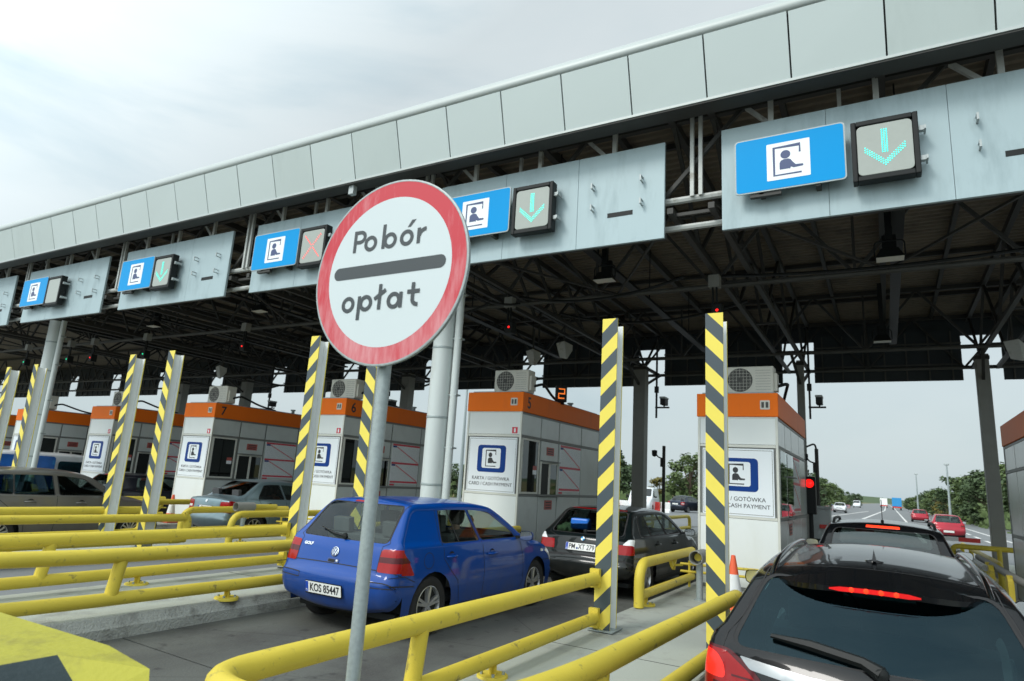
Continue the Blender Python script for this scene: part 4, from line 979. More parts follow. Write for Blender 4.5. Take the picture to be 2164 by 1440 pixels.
# ------------------------------------------------------------------ canopy
XL, XR = -66, 13
def canopy():
    t = thing('toll_canopy', 'long canopy with pale metal fascia and dark steel trusses over all the toll lanes', 'canopy', (0, 15, 0))
    oy = -15
    yb, zb, yt, zt = 8.344, 7.128, 8.089, 7.963; fw = 1.1009; x0 = 1.3973
    n0, n1 = math.ceil((XL-x0)/fw), int((XR-x0)/fw)
    m = MB()
    for i in range(n0, n1):
        a, b = x0+i*fw+.011, x0+(i+1)*fw-.011
        j = lambda: random.uniform(-.004, .004); A = [(a, yb+oy+j(), zb), (b, yb+oy+j(), zb), (b, yt+oy+j(), zt), (a, yt+oy+j(), zt)]; B = [(x, y+.05, z+.01) for x, y, z in A]
        m.add(A+B, [(0, 1, 2, 3), (0, 4, 5, 1), (1, 5, 6, 2), (2, 6, 7, 3), (3, 7, 4, 0)], random.choice(['fascia', 'fascia', 'fascia_worn']))
    m.add([(XL, yb+oy+.06, zb), (XR, yb+oy+.06, zb), (XR, yt+oy+.06, zt), (XL, yt+oy+.06, zt)], [(0, 1, 2, 3)], 'black')
    m.build('fascia', t)
    m = MB()   # rounded eaves roll above the panels and drip rail below
    P = [(yt+.01, zt+.012), (yt-.02, zt+.03), (yt-.03, zt+.10), (yt+.0, zt+.19), (yt+.09, zt+.27), (yt+.3, zt+.33), (yt+2, zt+.45), (yt+2, zt+.1)]
    m.prism([(y+oy, z) for y, z in P], XL, XR, 'fascia_trim', 'X')
    m.build('eaves', t, smooth=60)
    m = MB(); m.bb((XL, yb+oy-.02, zb-.05), (XR, yb+oy+.10, zb-.012), 'fascia_trim'); m.bb((XL, yb+oy-.005, zb-.075), (XR, yb+oy+.3, zb-.055), 'truss')
    m.build('drip_rail', t)
    # corrugated deck
    m = MB(); Y = []; y = 8.35; i = 0
    while y < 23.2:
        Y += [(y, 7.42), (y+.07, 7.42), (y+.10, 7.47), (y+.17, 7.47)]; y += .2
    V = [(x, a+oy, z) for a, z in Y for x in (XL, XR)]
    m.add(V, [(2*i, 2*i+1, 2*i+3, 2*i+2) for i in range(len(Y)-1)], 'deck'); m.build('roof_deck', t)
    m = MB(); m.bb((XL, 8.3+oy, 7.55), (XR, 23.4+oy, 7.6), 'deck'); m.build('roof_skin', t)
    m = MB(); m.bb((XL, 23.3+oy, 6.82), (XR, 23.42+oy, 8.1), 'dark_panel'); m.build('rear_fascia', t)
    # cross trusses
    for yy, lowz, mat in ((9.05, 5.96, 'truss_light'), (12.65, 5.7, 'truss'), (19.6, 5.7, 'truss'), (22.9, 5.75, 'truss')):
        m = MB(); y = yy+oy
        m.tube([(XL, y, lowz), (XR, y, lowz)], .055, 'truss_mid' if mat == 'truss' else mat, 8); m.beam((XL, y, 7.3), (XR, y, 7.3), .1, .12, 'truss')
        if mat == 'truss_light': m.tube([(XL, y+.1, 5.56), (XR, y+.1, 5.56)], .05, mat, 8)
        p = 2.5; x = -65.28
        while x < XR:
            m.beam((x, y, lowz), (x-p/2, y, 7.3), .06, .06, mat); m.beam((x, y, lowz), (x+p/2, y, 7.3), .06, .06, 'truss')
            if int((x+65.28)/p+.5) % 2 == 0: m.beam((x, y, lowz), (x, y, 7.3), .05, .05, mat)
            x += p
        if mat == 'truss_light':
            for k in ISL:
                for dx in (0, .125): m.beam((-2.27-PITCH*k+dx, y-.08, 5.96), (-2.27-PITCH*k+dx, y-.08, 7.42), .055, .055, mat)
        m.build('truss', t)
    # lengthways trusses over each island and rafters over each lane
    for k in ISL:
        c = IC(k)
        m = MB()
        for dx in (-.3, .3):
            m.beam((c+dx, 8.9+oy, 5.75), (c+dx, 23+oy, 5.75), .09, .09, 'truss'); m.beam((c+dx, 8.4+oy, 7.28), (c+dx, 23.2+oy, 7.28), .1, .14, 'truss')
            y = 9.05; i = 0
            while y < 22.5:
                m.beam((c+dx, y+oy, 5.75 if i % 2 else 7.25), (c+dx, y+1.73+oy, 7.25 if i % 2 else 5.75), .06, .06, 'truss'); y += 1.73; i += 1
        for yy in (9.1, 12.6, 16.1, 19.6): m.beam((c-.3, yy+oy, 5.75), (c+.3, yy+oy, 5.75), .05, .05, 'truss')
        m.build('truss', t)
        cl = c+2.5; m = MB()
        m.beam((cl, 8.4+oy, 7.3), (cl, 23+oy, 7.3), .12, .18, 'truss'); m.beam((cl+.16, 8.9+oy, 6.0), (cl+.16, 20+oy, 5.95), .18, .05, 'black')
        for yy in (9.3, 11.1, 14.3, 17.9): m.beam((cl+.16, yy+oy, 6.0), (cl+.16, yy+oy, 7.3), .02, .02, 'black')
        for dx in (-1.25, 1.25): m.beam((cl+dx, 8.4+oy, 7.34), (cl+dx, 23+oy, 7.34), .08, .14, 'truss')
        for yy in (9.9, 13.4, 16.9, 20.4): m.beam((cl-2.5, yy+oy, 7.36), (cl+2.5, yy+oy, 7.36), .06, .1, 'truss')
        for (a, b) in ((9.05, 12.65), ):
            m.beam((cl-2.2, a+oy, 5.8), (cl, b+oy, 5.72), .04, .04, 'truss'); m.beam((cl+2.2, a+oy, 5.8), (cl, b+oy, 5.72), .04, .04, 'truss')
        m.build('rafter', t)
    # sagging cables
    for i, (a, b, s_) in enumerate((((-2.5, 12.1, 5.72), (2.6, 12.2, 5.75), .12), ((-7.2, 12.2, 5.8), (-3.2, 12.0, 5.75), .3), ((-12.3, 12.3, 5.8), (-7.6, 12.3, 5.75), .45), ((-6.8, 14, 5.8), (-2.4, 14.2, 5.8), .35), ((-7.2, 9.6, 5.6), (-7.0, 12.3, 5.6), .25))):
        A, B = Vector(a), Vector(b)
        P = [A+(B-A)*u/14-Vector((0, 15, s_*4*(u/14)*(1-u/14))) for u in range(15)]
        MB().tube(P, .03, 'black', 6).build('cable', t, smooth=50)
    # columns: white pipes in front, square dark ones behind
    for k in (1, 4):
        c = IC(k); m = MB(); z0 = g(c)+.2
        m.lathe([(.205, z0), (.205, 5.7)], 'column_white', (c-.12, 10.1+oy, 0), 'Z', 28)
        for zz in (1.5, 2.75, 4.1, 5.0): m.lathe([(.209, zz), (.212, zz+.01), (.212, zz+.035), (.209, zz+.045)], 'galv', (c-.12, 10.1+oy, 0), 'Z', 28)
        cm = m.build('column', t, smooth=40)
        m = MB(); m.lathe([(.075, z0), (.075, 5.9)], 'column_white', (c+.18, 10.15+oy, 0), 'Z', 16)
        for zz in (2.2, 3.2, 4.3, 5.2): m.bb((c+.05, 10.1+oy, zz), (c+.27, 10.25+oy, zz+.03), 'galv')
        m.build('downpipe', t, smooth=40)
    for k in ISL:
        c = IC(k); m = MB(); w = .3 if k == -1 else .40 if k % 2 else (.2 if k == 0 else .36); c2 = 2.42 if k == -1 else c+.25 if k else c+.22
        m.bb((c2-w/2, 21.0-w/2+oy, g(c)+.2), (c2+w/2, 21.0+w/2+oy, 5.75), 'column_grey'); m.bb((c2-w*.56, 21.0-w*.56+oy, 5.6), (c2+w*.56, 21.0+w*.56+oy, 5.7), 'truss')
        m.build('column', t, bevel=.015)
        m = MB()
        for a, b in (((c2, 21), (c2-.1, 19.6)), ((c2, 21), (c2+.1, 22.9))):
            m.beam((a[0], a[1]+oy, 5.0), (b[0], b[1]+oy, 5.75), .07, .07, 'truss')
        m.build('brace', t)
canopy()

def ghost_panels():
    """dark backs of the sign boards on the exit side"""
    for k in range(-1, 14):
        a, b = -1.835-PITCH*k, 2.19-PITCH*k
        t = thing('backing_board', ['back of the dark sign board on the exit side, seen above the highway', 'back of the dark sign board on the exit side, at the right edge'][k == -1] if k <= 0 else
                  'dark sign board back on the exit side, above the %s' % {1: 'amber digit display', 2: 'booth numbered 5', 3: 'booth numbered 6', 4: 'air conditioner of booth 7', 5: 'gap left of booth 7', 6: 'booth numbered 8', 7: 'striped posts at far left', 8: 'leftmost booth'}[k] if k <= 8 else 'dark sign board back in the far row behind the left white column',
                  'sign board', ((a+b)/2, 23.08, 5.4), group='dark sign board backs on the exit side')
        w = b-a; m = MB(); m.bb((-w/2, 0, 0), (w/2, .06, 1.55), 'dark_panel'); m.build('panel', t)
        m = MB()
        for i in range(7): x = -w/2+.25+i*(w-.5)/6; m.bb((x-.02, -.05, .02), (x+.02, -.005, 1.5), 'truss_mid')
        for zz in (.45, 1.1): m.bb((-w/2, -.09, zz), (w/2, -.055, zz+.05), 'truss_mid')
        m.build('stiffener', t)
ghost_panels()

# ------------------------------------------------------------------ lane boards, blue signs, lane signals
def pictogram(parent, s, mat, y, name='pictogram'):
    """attendant at a counter inside a window frame; s = size of the white square"""
    m = MB()
    m.ribbon([(x*s, z*s) for x, z in [(.27, .16), (.27, .37), (-.33, .37), (-.33, -.38), (.30, -.38)]], .045*s, y, mat)
    m.add([(x*s, y, z*s) for x, z in arc(-.06, .155, .115, 0, 360, 20)[:-1]], [tuple(range(20))], mat)
    P = [(-.20, -.24), (-.20, -.06), (-.17, 0), (-.10, .03), (.0, .03), (.06, .0), (.10, -.07), (.17, -.155), (.33, -.165), (.345, -.195), (.33, -.225), (.12, -.235), (.06, -.20), (.04, -.255), (.02, -.24)]
    m.add([(x*s, y, z*s) for x, z in P], [tuple(range(len(P)))], mat)
    return m.build(name, parent)

def boards():
    where = ['largest in view, at upper right', 'just right of the round sign', 'just left of the round sign', 'second full one from the left', 'leftmost full one', 'at the very left edge, only its bracketed end in view']
    for k in range(0, 6):
        xl, xr = -1.8212-PITCH*k, 2.3437-PITCH*k; c = (xl+xr)/2; z0, z1 = 5.321, 6.874; w = xr-xl; y = 8.864
        t = thing('lane_board', 'grey metal lane board, '+where[k], 'sign board', (c, y, z0), group='grey lane boards under the canopy')
        m = MB()
        for a, b in ((0, 1.372), (1.376, 2.742), (2.746, w)): m.bb((-w/2+a, 0, 0), (-w/2+b, .05, z1-z0), 'board')
        m.build('panel', t, bevel=.004)
        m = MB()
        for px, pz in ((1.20, 6.31), (2.0, 6.31), (1.20, 5.95), (2.0, 5.93)):
            x = px-PITCH*k-c; z = pz-z0; m = MB()
            m.bb((x-.012, -.10, z-.045), (x+.012, -.001, z-.03), 'steel_grey'); m.bb((x-.012, -.10, z+.03), (x+.012, -.001, z+.045), 'steel_grey'); m.bb((x-.012, -.115, z-.045), (x+.012, -.10, z+.045), 'steel_grey')
            m.build('bracket', t)
        m = MB(); m.bb((1.44-PITCH*k-c, -.004, .45), (1.85-PITCH*k-c, -.0005, .525), 'black'); m.build('slot', t)
        m = MB()
        for px in (-1.15, .16, 1.5): 
            x = px-PITCH*k-c; m.bb((x-.035, .06, 1.2), (x+.035, .12, 2.0), 'truss_light')
        m.bb((-w/2, .055, .02), (w/2, .16, .10), 'truss'); m.build('hanger', t)
        if k == 5: continue
        bl = thing('payment_sign', 'blue clerk-at-window sign on the board '+where[k], 'sign', (-.91-PITCH*k, 8.66, 6.12), group='blue payment signs')
        m = MB(); m.prism(rrect(-.69, -.405, .69, .405, .05), -.0, .02, 'galv'); m.prism(rrect(-.672, -.387, .672, .387, .04), -.003, -.0003, 'sign_blue'); m.build('plate', bl)
        m = MB(); m.prism(rrect(-.27, -.27, .27, .27, .01, 2), -.0055, -.0033, 'sign_white'); sq = m.build('white_square', bl)
        pictogram(sq, .54, 'navy', -.007)
        for x in (-.35, .35):
            m = MB(); m.bb((x-.03, .021, -.43), (x+.03, .2, .36), 'truss'); m.build('bracket', bl)
        m = MB(); m.bb((-.5, .021, -.46), (-.1, .09, -.41), 'truss'); m.build('cable_box', bl)
        st = ['bright green arrow', 'green arrow', 'red cross', 'faint green arrow', 'blank face'][k]
        s = thing('lane_signal', 'black lane signal with '+st+', board '+where[k], 'signal', (.215-PITCH*k, 8.62, 6.045), group='lane signals')
        m = MB(); fr = rrect(-.37, -.415, .37, .415, .03, 3)
        m.bb((-.37, .0, -.415), (-.31, .16, .415), 'black'); m.bb((.31, .0, -.415), (.37, .16, .415), 'black'); m.bb((-.3095, .0, .345), (.3095, .16, .415), 'black'); m.bb((-.3095, .0, -.415), (.3095, .16, -.345), 'black'); m.bb((-.309, .05, -.344), (.309, .16, .344), 'black')
        m.build('housing', s, bevel=.012)
        m = MB(); m.prism(rrect(-.305, -.34, .305, .34, .06, 5), .012, .03, 'signal_screen'); m.build('screen', s, bevel=.006)
        for z in (-.2, .2):
            m = MB(); m.bb((.371, .05, z-.03), (.43, .12, z+.03), 'steel_grey'); m.bb((.43, .03, z-.025), (.45, .2, z+.025), 'steel_grey'); m.build('hinge', s)
        if k != 4:
            D = []; D2 = []
            if k == 2:
                for i in range(15):
                    u = -.21+.42*i/14
                    if abs(i-7) < 1: continue
                    for o in (-.018, .0, .018): D += [(u+o*.7, u*1.1-o*.7), (u+o*.7, -u*1.1-o*.7)]
            else:
                for i in range(14):
                    for j in (-.026, 0, .026): D2.append((j, .25-.0235*i))
                for i in range(10):
                    for o in (0, .03, .06):
                        a = .024*i; D += [(-a, -.235+a*.95+o), (a, -.235+a*.95+o)] if i else [(0, -.235+o)]
            r = .0092
            for DD in (D, D2):
              if not DD: continue
              m = MB()
              for x, z in DD: m.add([(x+r*math.cos(q*PI/3), .008, z+r*1.15*math.sin(q*PI/3)) for q in range(6)], [tuple(range(6))], 'led_red' if k == 2 else 'led_green')
              m.build('light_dots', s)
boards()

# ------------------------------------------------------------------ booths
def lettered(parent, a, b, x, y, z, s):
    text(a, s, 'lettering', 'ink', parent, (x, y, z)); text(b, s, 'lettering', 'ink', parent, (x, y, z-.115))

def booth(k):
    c = -2.229-PITCH*k; num = {-1: '', 0: '', 1: '5', 2: '6', 3: '7', 4: '8', 5: '9', 6: ''}[k]
    lab = {-1: 'toll booth cut by the right edge with a faded red band', 0: 'white and orange toll booth behind the right striped post, beside the red light', 1: 'toll booth numbered 5 with an orange band, behind the blue hatchback', 2: 'toll booth numbered 6 behind the round sign post',
           3: 'toll booth numbered 7 behind the silver blue saloon', 4: 'toll booth numbered 8 behind the striped posts and dark car', 5: 'toll booth with a white van in front, near the left edge', 6: 'farthest toll booth, a sliver at the left edge'}[k]
    zb = g(c)+.2; t = thing('toll_booth', lab, 'booth', (c, 11.917, zb), group='orange topped toll booths'); W2 = .671; L = 4.35; H = 3.53-.2; ZO = 3.115-.2; Z1 = 2.605-.2; Z2 = 1.40-.2
    m = MB()
    m.bb((-W2+.02, .02, .0), (W2-.02, L-.02, ZO), 'booth_frame_dark')
    bays = [0, .94, 1.87, 3.16, L]
    e = .004
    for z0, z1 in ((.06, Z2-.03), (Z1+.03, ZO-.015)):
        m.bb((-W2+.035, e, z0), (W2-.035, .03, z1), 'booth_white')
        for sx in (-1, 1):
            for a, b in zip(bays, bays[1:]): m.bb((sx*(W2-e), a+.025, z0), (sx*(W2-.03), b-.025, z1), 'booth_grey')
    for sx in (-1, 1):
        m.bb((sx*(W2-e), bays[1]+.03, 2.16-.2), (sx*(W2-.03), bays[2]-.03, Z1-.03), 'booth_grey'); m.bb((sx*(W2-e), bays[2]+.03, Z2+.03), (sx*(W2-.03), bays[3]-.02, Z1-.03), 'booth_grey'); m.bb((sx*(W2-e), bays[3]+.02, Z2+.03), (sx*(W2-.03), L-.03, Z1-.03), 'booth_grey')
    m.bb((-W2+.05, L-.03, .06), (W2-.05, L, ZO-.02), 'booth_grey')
    m.build('wall', t, bevel=.004)
    m = MB()
    for sx in (-1, 1):
        m.bb((sx*(W2-.034), -.006, 0), (sx*(W2+.006), .034, ZO-.002), 'booth_frame'); m.bb((sx*(W2-.034), L-.034, 0), (sx*(W2+.006), L+.006, ZO-.002), 'booth_frame_dark')
        for z in (Z1, Z2, ZO-.03): m.bb((sx*(W2+.003), .036, z-.022), (sx*(W2-.02), L-.036, z+.022), 'booth_frame_dark')
    for z in (Z1, Z2): m.bb((-W2+.036, -.004, z-.024), (W2-.036, .02, z+.024), 'booth_frame')
    m.bb((-W2+.036, -.004, ZO-.03), (W2-.036, .02, ZO-.003), 'booth_frame')
    m.build('frame', t, bevel=.003)
    m = MB(); o = .022
    m.bb((-W2-o, -o, ZO), (W2+o, L+o, H), 'orange'); m.build('roof_band', t, bevel=.012)
    m = MB(); m.bb((-W2+.06, .06, H), (W2-.06, L-.06, H+.03), 'galv'); m.lathe([(.05, H), (.05, H+.13), (.08, H+.14), (.08, H+.17), (.001, H+.18)], 'galv', (.35, 3.1, 0), 'Z', 14); m.bb((-.1, 2.0, H+.03), (.15, 2.3, H+.09), 'galv'); m.build('roof_fitting', t)
    # payment poster on the front
    m = MB(); m.prism(rrect(-.59, 1.42-.2, .60, 2.56-.2, .008, 2), -.010, -.0045, 'poster_white'); po = m.build('poster', t)
    m = MB(); m.ribbon([(x, z) for x, z in rrect(-.57, 1.45-.2, .575, 2.53-.2, .008, 2)], .008, -.0112, 'booth_frame_dark', closed=True); m.build('poster_edge', po)
    m = MB(); m.prism(rrect(-.35, 1.83-.2, .345, 2.395-.2, .07, 5), -.0135, -.0105, 'poster_blue'); b = m.build('blue_panel', po)
    m = MB(); m.prism(rrect(-.235, 1.915-.2, .22, 2.33-.2, .04, 4), -.0155, -.0137, 'poster_white'); m.build('white_square', po)
    p = pictogram(po, .44, 'ink', -.0168); p.location = (-.005, 0, 2.12-.2); p.scale = (.9, 1, 1)
    lettered(po, 'KARTA / GOT\u00d3WKA', 'CARD / CASH PAYMENT', .0, -.0118, 1.70-.2, .098)
    m = MB(); m.prism(rrect(.40, 3.24-.2, .56, 3.40-.2, .015, 3), -.034, -.0225, 'plastic_cream')
    for x in (.445, .515): m.bb((x-.022, -.037, 3.27-.2), (x+.022, -.0345, 3.37-.2), 'grille')
    m.build('vent', t)
    if k in (1, 2, 3, 4):
        m = MB(); m.bb((.455, -.001, 2.655-.2), (.585, .0035, 2.785-.2), 'red_mark'); m.prism([(.50, 2.675-.2), (.54, 2.675-.2), (.54, 2.745-.2), (.53, 2.765-.2), (.51, 2.765-.2), (.50, 2.745-.2)], -.003, -.0012, 'sign_white'); m.build('fire_notice', t)
    # right-hand side: window, service hatch, rate table, notices
    X = W2
    m = MB(); a, b = .06, .87
    for y0, y1, z0, z1 in ((a, a+.05, Z2+.03, Z1-.03), (b-.05, b, Z2+.03, Z1-.03), (a+.05, b-.05, Z2+.03, Z2+.07), (a+.05, b-.05, Z1-.07, Z1-.03)): m.bb((X-.02, y0, z0), (X+.014, y1, z1), 'booth_frame')
    wf = m.build('window', t)
    m = MB(); m.bb((X-.004, a+.05, Z2+.07), (X+.002, b-.05, Z1-.07), 'booth_glass'); m.build('pane', wf)
    m = MB(); m.bb((X+.003, b-.26, 1.93-.2), (X+.005, b-.09, 2.02-.2), 'red_notice'); m.bb((X+.003, b-.26, 1.84-.2), (X+.005, b-.09, 1.93-.2), 'poster_white'); m.build('sticker', wf)
    m = MB(); y0, y1 = .97, 1.84; zt_ = 2.13-.2
    for p_ in ((y0, y0+.03, Z2+.03, zt_), (y1-.03, y1, Z2+.03, zt_), (y0+.03, y1-.03, zt_-.04, zt_), (y0+.42, y0+.48, Z2+.03, zt_-.04)): m.bb((X-.02, p_[0], p_[2]), (X+.016, p_[1], p_[3]), 'booth_frame')
    m.bb((X+.0, y0-.05, Z2-.005), (X+.13, y1+.02, Z2+.02), 'booth_frame_dark'); m.bb((X-.01, y0+.03, zt_+.002), (X+.09, y1-.03, zt_+.022), 'booth_frame_dark')
    sh = m.build('service_hatch', t)
    m = MB(); m.bb((X-.006, y0+.48, Z2+.03), (X+.001, y1-.03, zt_-.04), 'booth_glass'); m.build('sliding_pane', sh)
    m = MB(); m.bb((X-.015, y0+.03, Z2+.03), (X-.008, y0+.42, zt_-.04), 'black'); m.build('opening', sh)
    for z0, z1 in ((2.28-.2, 2.46-.2), (1.10-.2, 1.30-.2)):
        m = MB(); m.bb((X+.001, 1.24, z0), (X+.006, 1.61, z1), 'red_notice')
        for i in range(3): zz = z0+.03+i*(z1-z0-.03)/3; m.bb((X+.0062, 1.29, zz), (X+.0072, 1.56, zz+.022), 'ink')
        m.build('notice', t)
    m = MB(); y0, y1, z0, z1 = 1.93, 3.13, 1.50-.2, 2.56-.2
    m.bb((X-.003, y0, z0), (X+.004, y1, z1), 'poster_white')
    for i in range(24): yy = y0+.05+i*(y1-y0-.1)/23; m.bb((X+.0041, yy, z0+.07), (X+.0048, yy+.006, z1-.07), 'pale_line')
    for zz in (z1-.05, (z0+z1)/2-.01, z0+.02): m.bb((X+.005, y0+.01, zz), (X+.0062, y1-.01, zz+.05), 'red_mark')
    for zz in (z1-.10, (z0+z1)/2-.06): m.bb((X+.005, y0+.02, zz), (X+.0062, y0+.18, zz+.045), 'poster_blue')
    m.bb((X+.005, y0+.01, z0-.05), (X+.0062, y0+.2, z0-.005), 'red_mark')
    for (za, zb2) in ((z1-.09, (z0+z1)/2+.06), ((z0+z1)/2-.05, z0+.09)):
        for i in range(22):
            yy = y0+.2+i*(y1-y0-.28)/21; zz = za+(zb2-za)*i/21; m.bb((X+.005, yy, zz-.016), (X+.0062, yy+.034, zz+.016), 'red_mark')
    m.build('rate_table', t)
    if num:
        text(num, .34, 'number', 'ink', t, (X+.0245, .26, (H+ZO)/2-.01), (PI/2, 0, PI/2), bold=.006)
    if k == 0:
        for sx in (1,):
            for y0, y1 in ((.1, .9), (1.0, 1.85), (2.0, 3.1), (3.2, 4.3))[:4 if k < 0 else 2]: m = MB(); m.bb((sx*(X+.018), y0, Z2+.05), (sx*(X+.022), y1, Z1-.05), 'booth_sheen'); m.build('side_glazing', t)
    # roof-mounted outdoor unit (its own thing)
    if k in (0, 1, 2, 3, 4, 5):
        a = thing('air_conditioner', {0: 'cream outdoor air conditioner on the booth behind the right striped post', 1: 'cream outdoor air conditioner on the booth numbered 5', 2: 'cream outdoor air conditioner on the booth numbered 6, half behind the striped post', 3: 'cream outdoor air conditioner on the booth numbered 7',
                  4: 'cream outdoor air conditioner on the booth numbered 8, behind a striped post', 5: 'cream outdoor air conditioner farthest left, by the leftmost striped pair'}[k], 'air conditioner', (c+.15, 12.28, zb+H), group='air conditioners on the booth roofs')
        aw, ad, ah = .86, .32, .50
        m = MB(); m.bb((-aw/2, -.0, .05), (aw/2, ad, .05+ah), 'plastic_cream'); m.build('casing', a, bevel=.02)
        m = MB()
        for x in (-.3, .3): m.bb((x-.03, .02, 0), (x+.03, ad-.02, .05), 'galv')
        m.build('foot', a)
        m = MB(); m.lathe([(.001, -.004), (.21, -.004), (.215, -.012), (.22, -.004)], 'grille', (-.15, 0, .05+ah/2), 'Y', 28)
        for i in range(7):
            q = -.18+.06*i; hh = math.sqrt(max(0, .213**2-q*q))
            m.bb((-.15+q-.0022, -.016, .05+ah/2-hh), (-.15+q+.0022, -.013, .05+ah/2+hh), 'plastic_cream'); m.bb((-.15-hh, -.0128, .05+ah/2+q-.0022), (-.15+hh, -.0118, .05+ah/2+q+.0022), 'plastic_cream')
        m.lathe([(.001, -.018), (.045, -.018), (.045, -.012)], 'grille', (-.15, 0, .05+ah/2), 'Y', 14)
        m.build('fan_grille', a)
        m = MB()
        for i in range(8): m.bb((.12, -.003, .12+i*.05), (.38, -.0004, .125+i*.05), 'booth_frame_dark')
        m.bb((aw/2+.0005, .05, .1), (aw/2+.05, ad-.05, .42), 'plastic_cream'); m.build('panel_lines', a)
        P = fillet([(aw/2+.03, .2, .2), (aw/2+.2, .35, .28), (aw/2+.02, 1.2, .1), (aw/2-.1, 1.9, .04)], .3, 6); MB().tube(P, .03, 'black', 8).build('hose', a, smooth=50)
for _k in ISL: booth(_k)
# ------------------------------------------------------------------ round toll sign
def toll_sign():
    X, Y, Z = -1.962, 2.2, 2.605; Rr = .452
    zb = g(X)+.2; t = thing('toll_sign', 'round white sign with a worn red rim reading Pobor oplat on a steel post', 'road sign', (X, Y, zb))
    z = Z-zb
    m = MB(); m.lathe([(.03, 0), (.03, z+.3), (.001, z+.302)], 'galv', (-.015, .06, 0), 'Z', 20); m.lathe([(.07, 0), (.07, .012), (.031, .014)], 'galv', (-.015, .06, 0), 'Z', 16); m.build('post', t, smooth=40)
    m = MB(); m.lathe([(.001, .012), (Rr-.012, .012), (Rr-.002, .008), (Rr, 0), (Rr, -.010), (Rr-.006, -.0125), (Rr-.010, -.0115)], 'galv', (0, 0, z), 'Y', 72)
    m.build('disc', t, smooth=40)
    mt = MATS['worn_red']; m = MB(); m.lathe([(Rr-.0105, -.0115), (Rr-.088, -.0115)], mt, (0, 0, z), 'Y', 72); m.build('red_rim', t)
    m = MB(); m.lathe([(Rr-.088, -.0117), (.001, -.0117)], 'sign_face', (0, 0, z), 'Y', 72); m.build('face', t)
    m = MB(); y = -.0128; w = .0190; cnt = [0]
    def S(P, closed=False): cnt[0] += 1; m.ribbon([(a, b+z) for a, b in P], w, y-.00012*cnt[0], 'sign_dark', closed=closed)
    S_ = S; circ = lambda cx, cz, r: S_(arc(cx, cz, r, 0, 360, 28)[:-1], True)
    bar = rrect(-.333, -.020, .333, .043, .0314, 8); m.add([(a, y, b+z) for a, b in bar], [tuple(range(len(bar)))], 'sign_dark')
    S0, C0, KX = S, circ, 1.12
    S = lambda P, closed=False: S0([(x*KX, z_) for x, z_ in P], closed)
    circ = lambda cx, cz, r: S0(arc(cx*KX, cz, r, 0, 360, 28)[:-1], True)
    b1 = .112; r = .0305
    S([(-.196, b1), (-.196, b1+.112)]); S([(-.196, b1+.102), (-.168, b1+.102)]+arc(-.168, b1+.077, .025, 90, -90, 12)+[(-.196, b1+.052)])
    circ(-.107, b1+.037, r); S([(-.036, b1), (-.036, b1+.122)]); circ(.0, b1+.037, r); circ(.088, b1+.037, r)
    m.add([(.098, y, z+b1+.088), (.116, y, z+b1+.088), (.146, y, z+b1+.122), (.121, y, z+b1+.122)], [(0, 1, 2, 3)], 'sign_dark')
    S([(.150, b1), (.150, b1+.076)]); S(arc(.188, b1+.032, .036, 172, 92, 8))
    b2 = -.185
    circ(-.196, b2+.037, r); S([(-.135, b2-.042), (-.135, b2+.074)]); circ(-.098, b2+.037, r)
    S([(-.024, b2), (-.024, b2+.122)]); S([(-.052, b2+.052), (.006, b2+.092)])
    circ(.052, b2+.037, r); S([(.088, b2), (.088, b2+.074)])
    S([(.148, b2+.112), (.148, b2+.034)]+arc(.174, b2+.034, .026, 180, 275, 8)); S([(.120, b2+.070), (.182, b2+.070)])
    m.build('lettering', t, recalc=False)
    m = MB()
    for dz in (-.25, .22): m.bb((-.08, .013, z+dz-.02), (.05, .03, z+dz+.02), 'galv'); m.bb((-.055, .085, z+dz-.02), (.025, .097, z+dz+.02), 'galv')
    m.build('clamp', t)
def worn_red():
    m = M('worn_red', (.60, .035, .055), .5, 0, .05, 5); nt = m.node_tree; N = nt.nodes.new; L = nt.links.new; b = nt.nodes['Principled BSDF']
    tc = N('ShaderNodeTexCoord'); mp = N('ShaderNodeMapping'); mp.inputs['Rotation'].default_value = (0, R(28), 0); mp.inputs['Scale'].default_value = (26, 8, 4)
    n = N('ShaderNodeTexNoise'); n.inputs['Scale'].default_value = 1.; n.inputs['Detail'].default_value = 8; n.inputs['Roughness'].default_value = .7
    n2 = N('ShaderNodeTexNoise'); n2.inputs['Scale'].default_value = 2.6; n2.inputs['Detail'].default_value = 3
    L(tc.outputs['Object'], mp.inputs[0]); L(mp.outputs[0], n.inputs[0]); L(tc.outputs['Object'], n2.inputs[0])
    sp = N('ShaderNodeSeparateXYZ'); L(tc.outputs['Object'], sp.inputs[0])
    hz = N('ShaderNodeMapRange'); hz.inputs[1].default_value = 2.75; hz.inputs[2].default_value = 2.05; hz.inputs[3].default_value = -.12; hz.inputs[4].default_value = .16; L(sp.outputs['Z'], hz.inputs[0])
    a = N('ShaderNodeMath'); a.operation = 'ADD'; L(n.outputs['Fac'], a.inputs[0]); L(n2.outputs['Fac'], a.inputs[1])
    a2 = N('ShaderNodeMath'); a2.operation = 'ADD'; L(a.outputs[0], a2.inputs[0]); L(hz.outputs[0], a2.inputs[1])
    mr = N('ShaderNodeMapRange'); mr.inputs[1].default_value = .92; mr.inputs[2].default_value = 1.38; L(a2.outputs[0], mr.inputs[0])
    mx = N('ShaderNodeMix'); mx.data_type = 'RGBA'; mx.inputs[6].default_value = (.50, .018, .035, 1); mx.inputs[7].default_value = (.62, .27, .29, 1); L(mr.outputs[0], mx.inputs[0]); L(mx.outputs[2], b.inputs['Base Color'])
worn_red(); toll_sign()

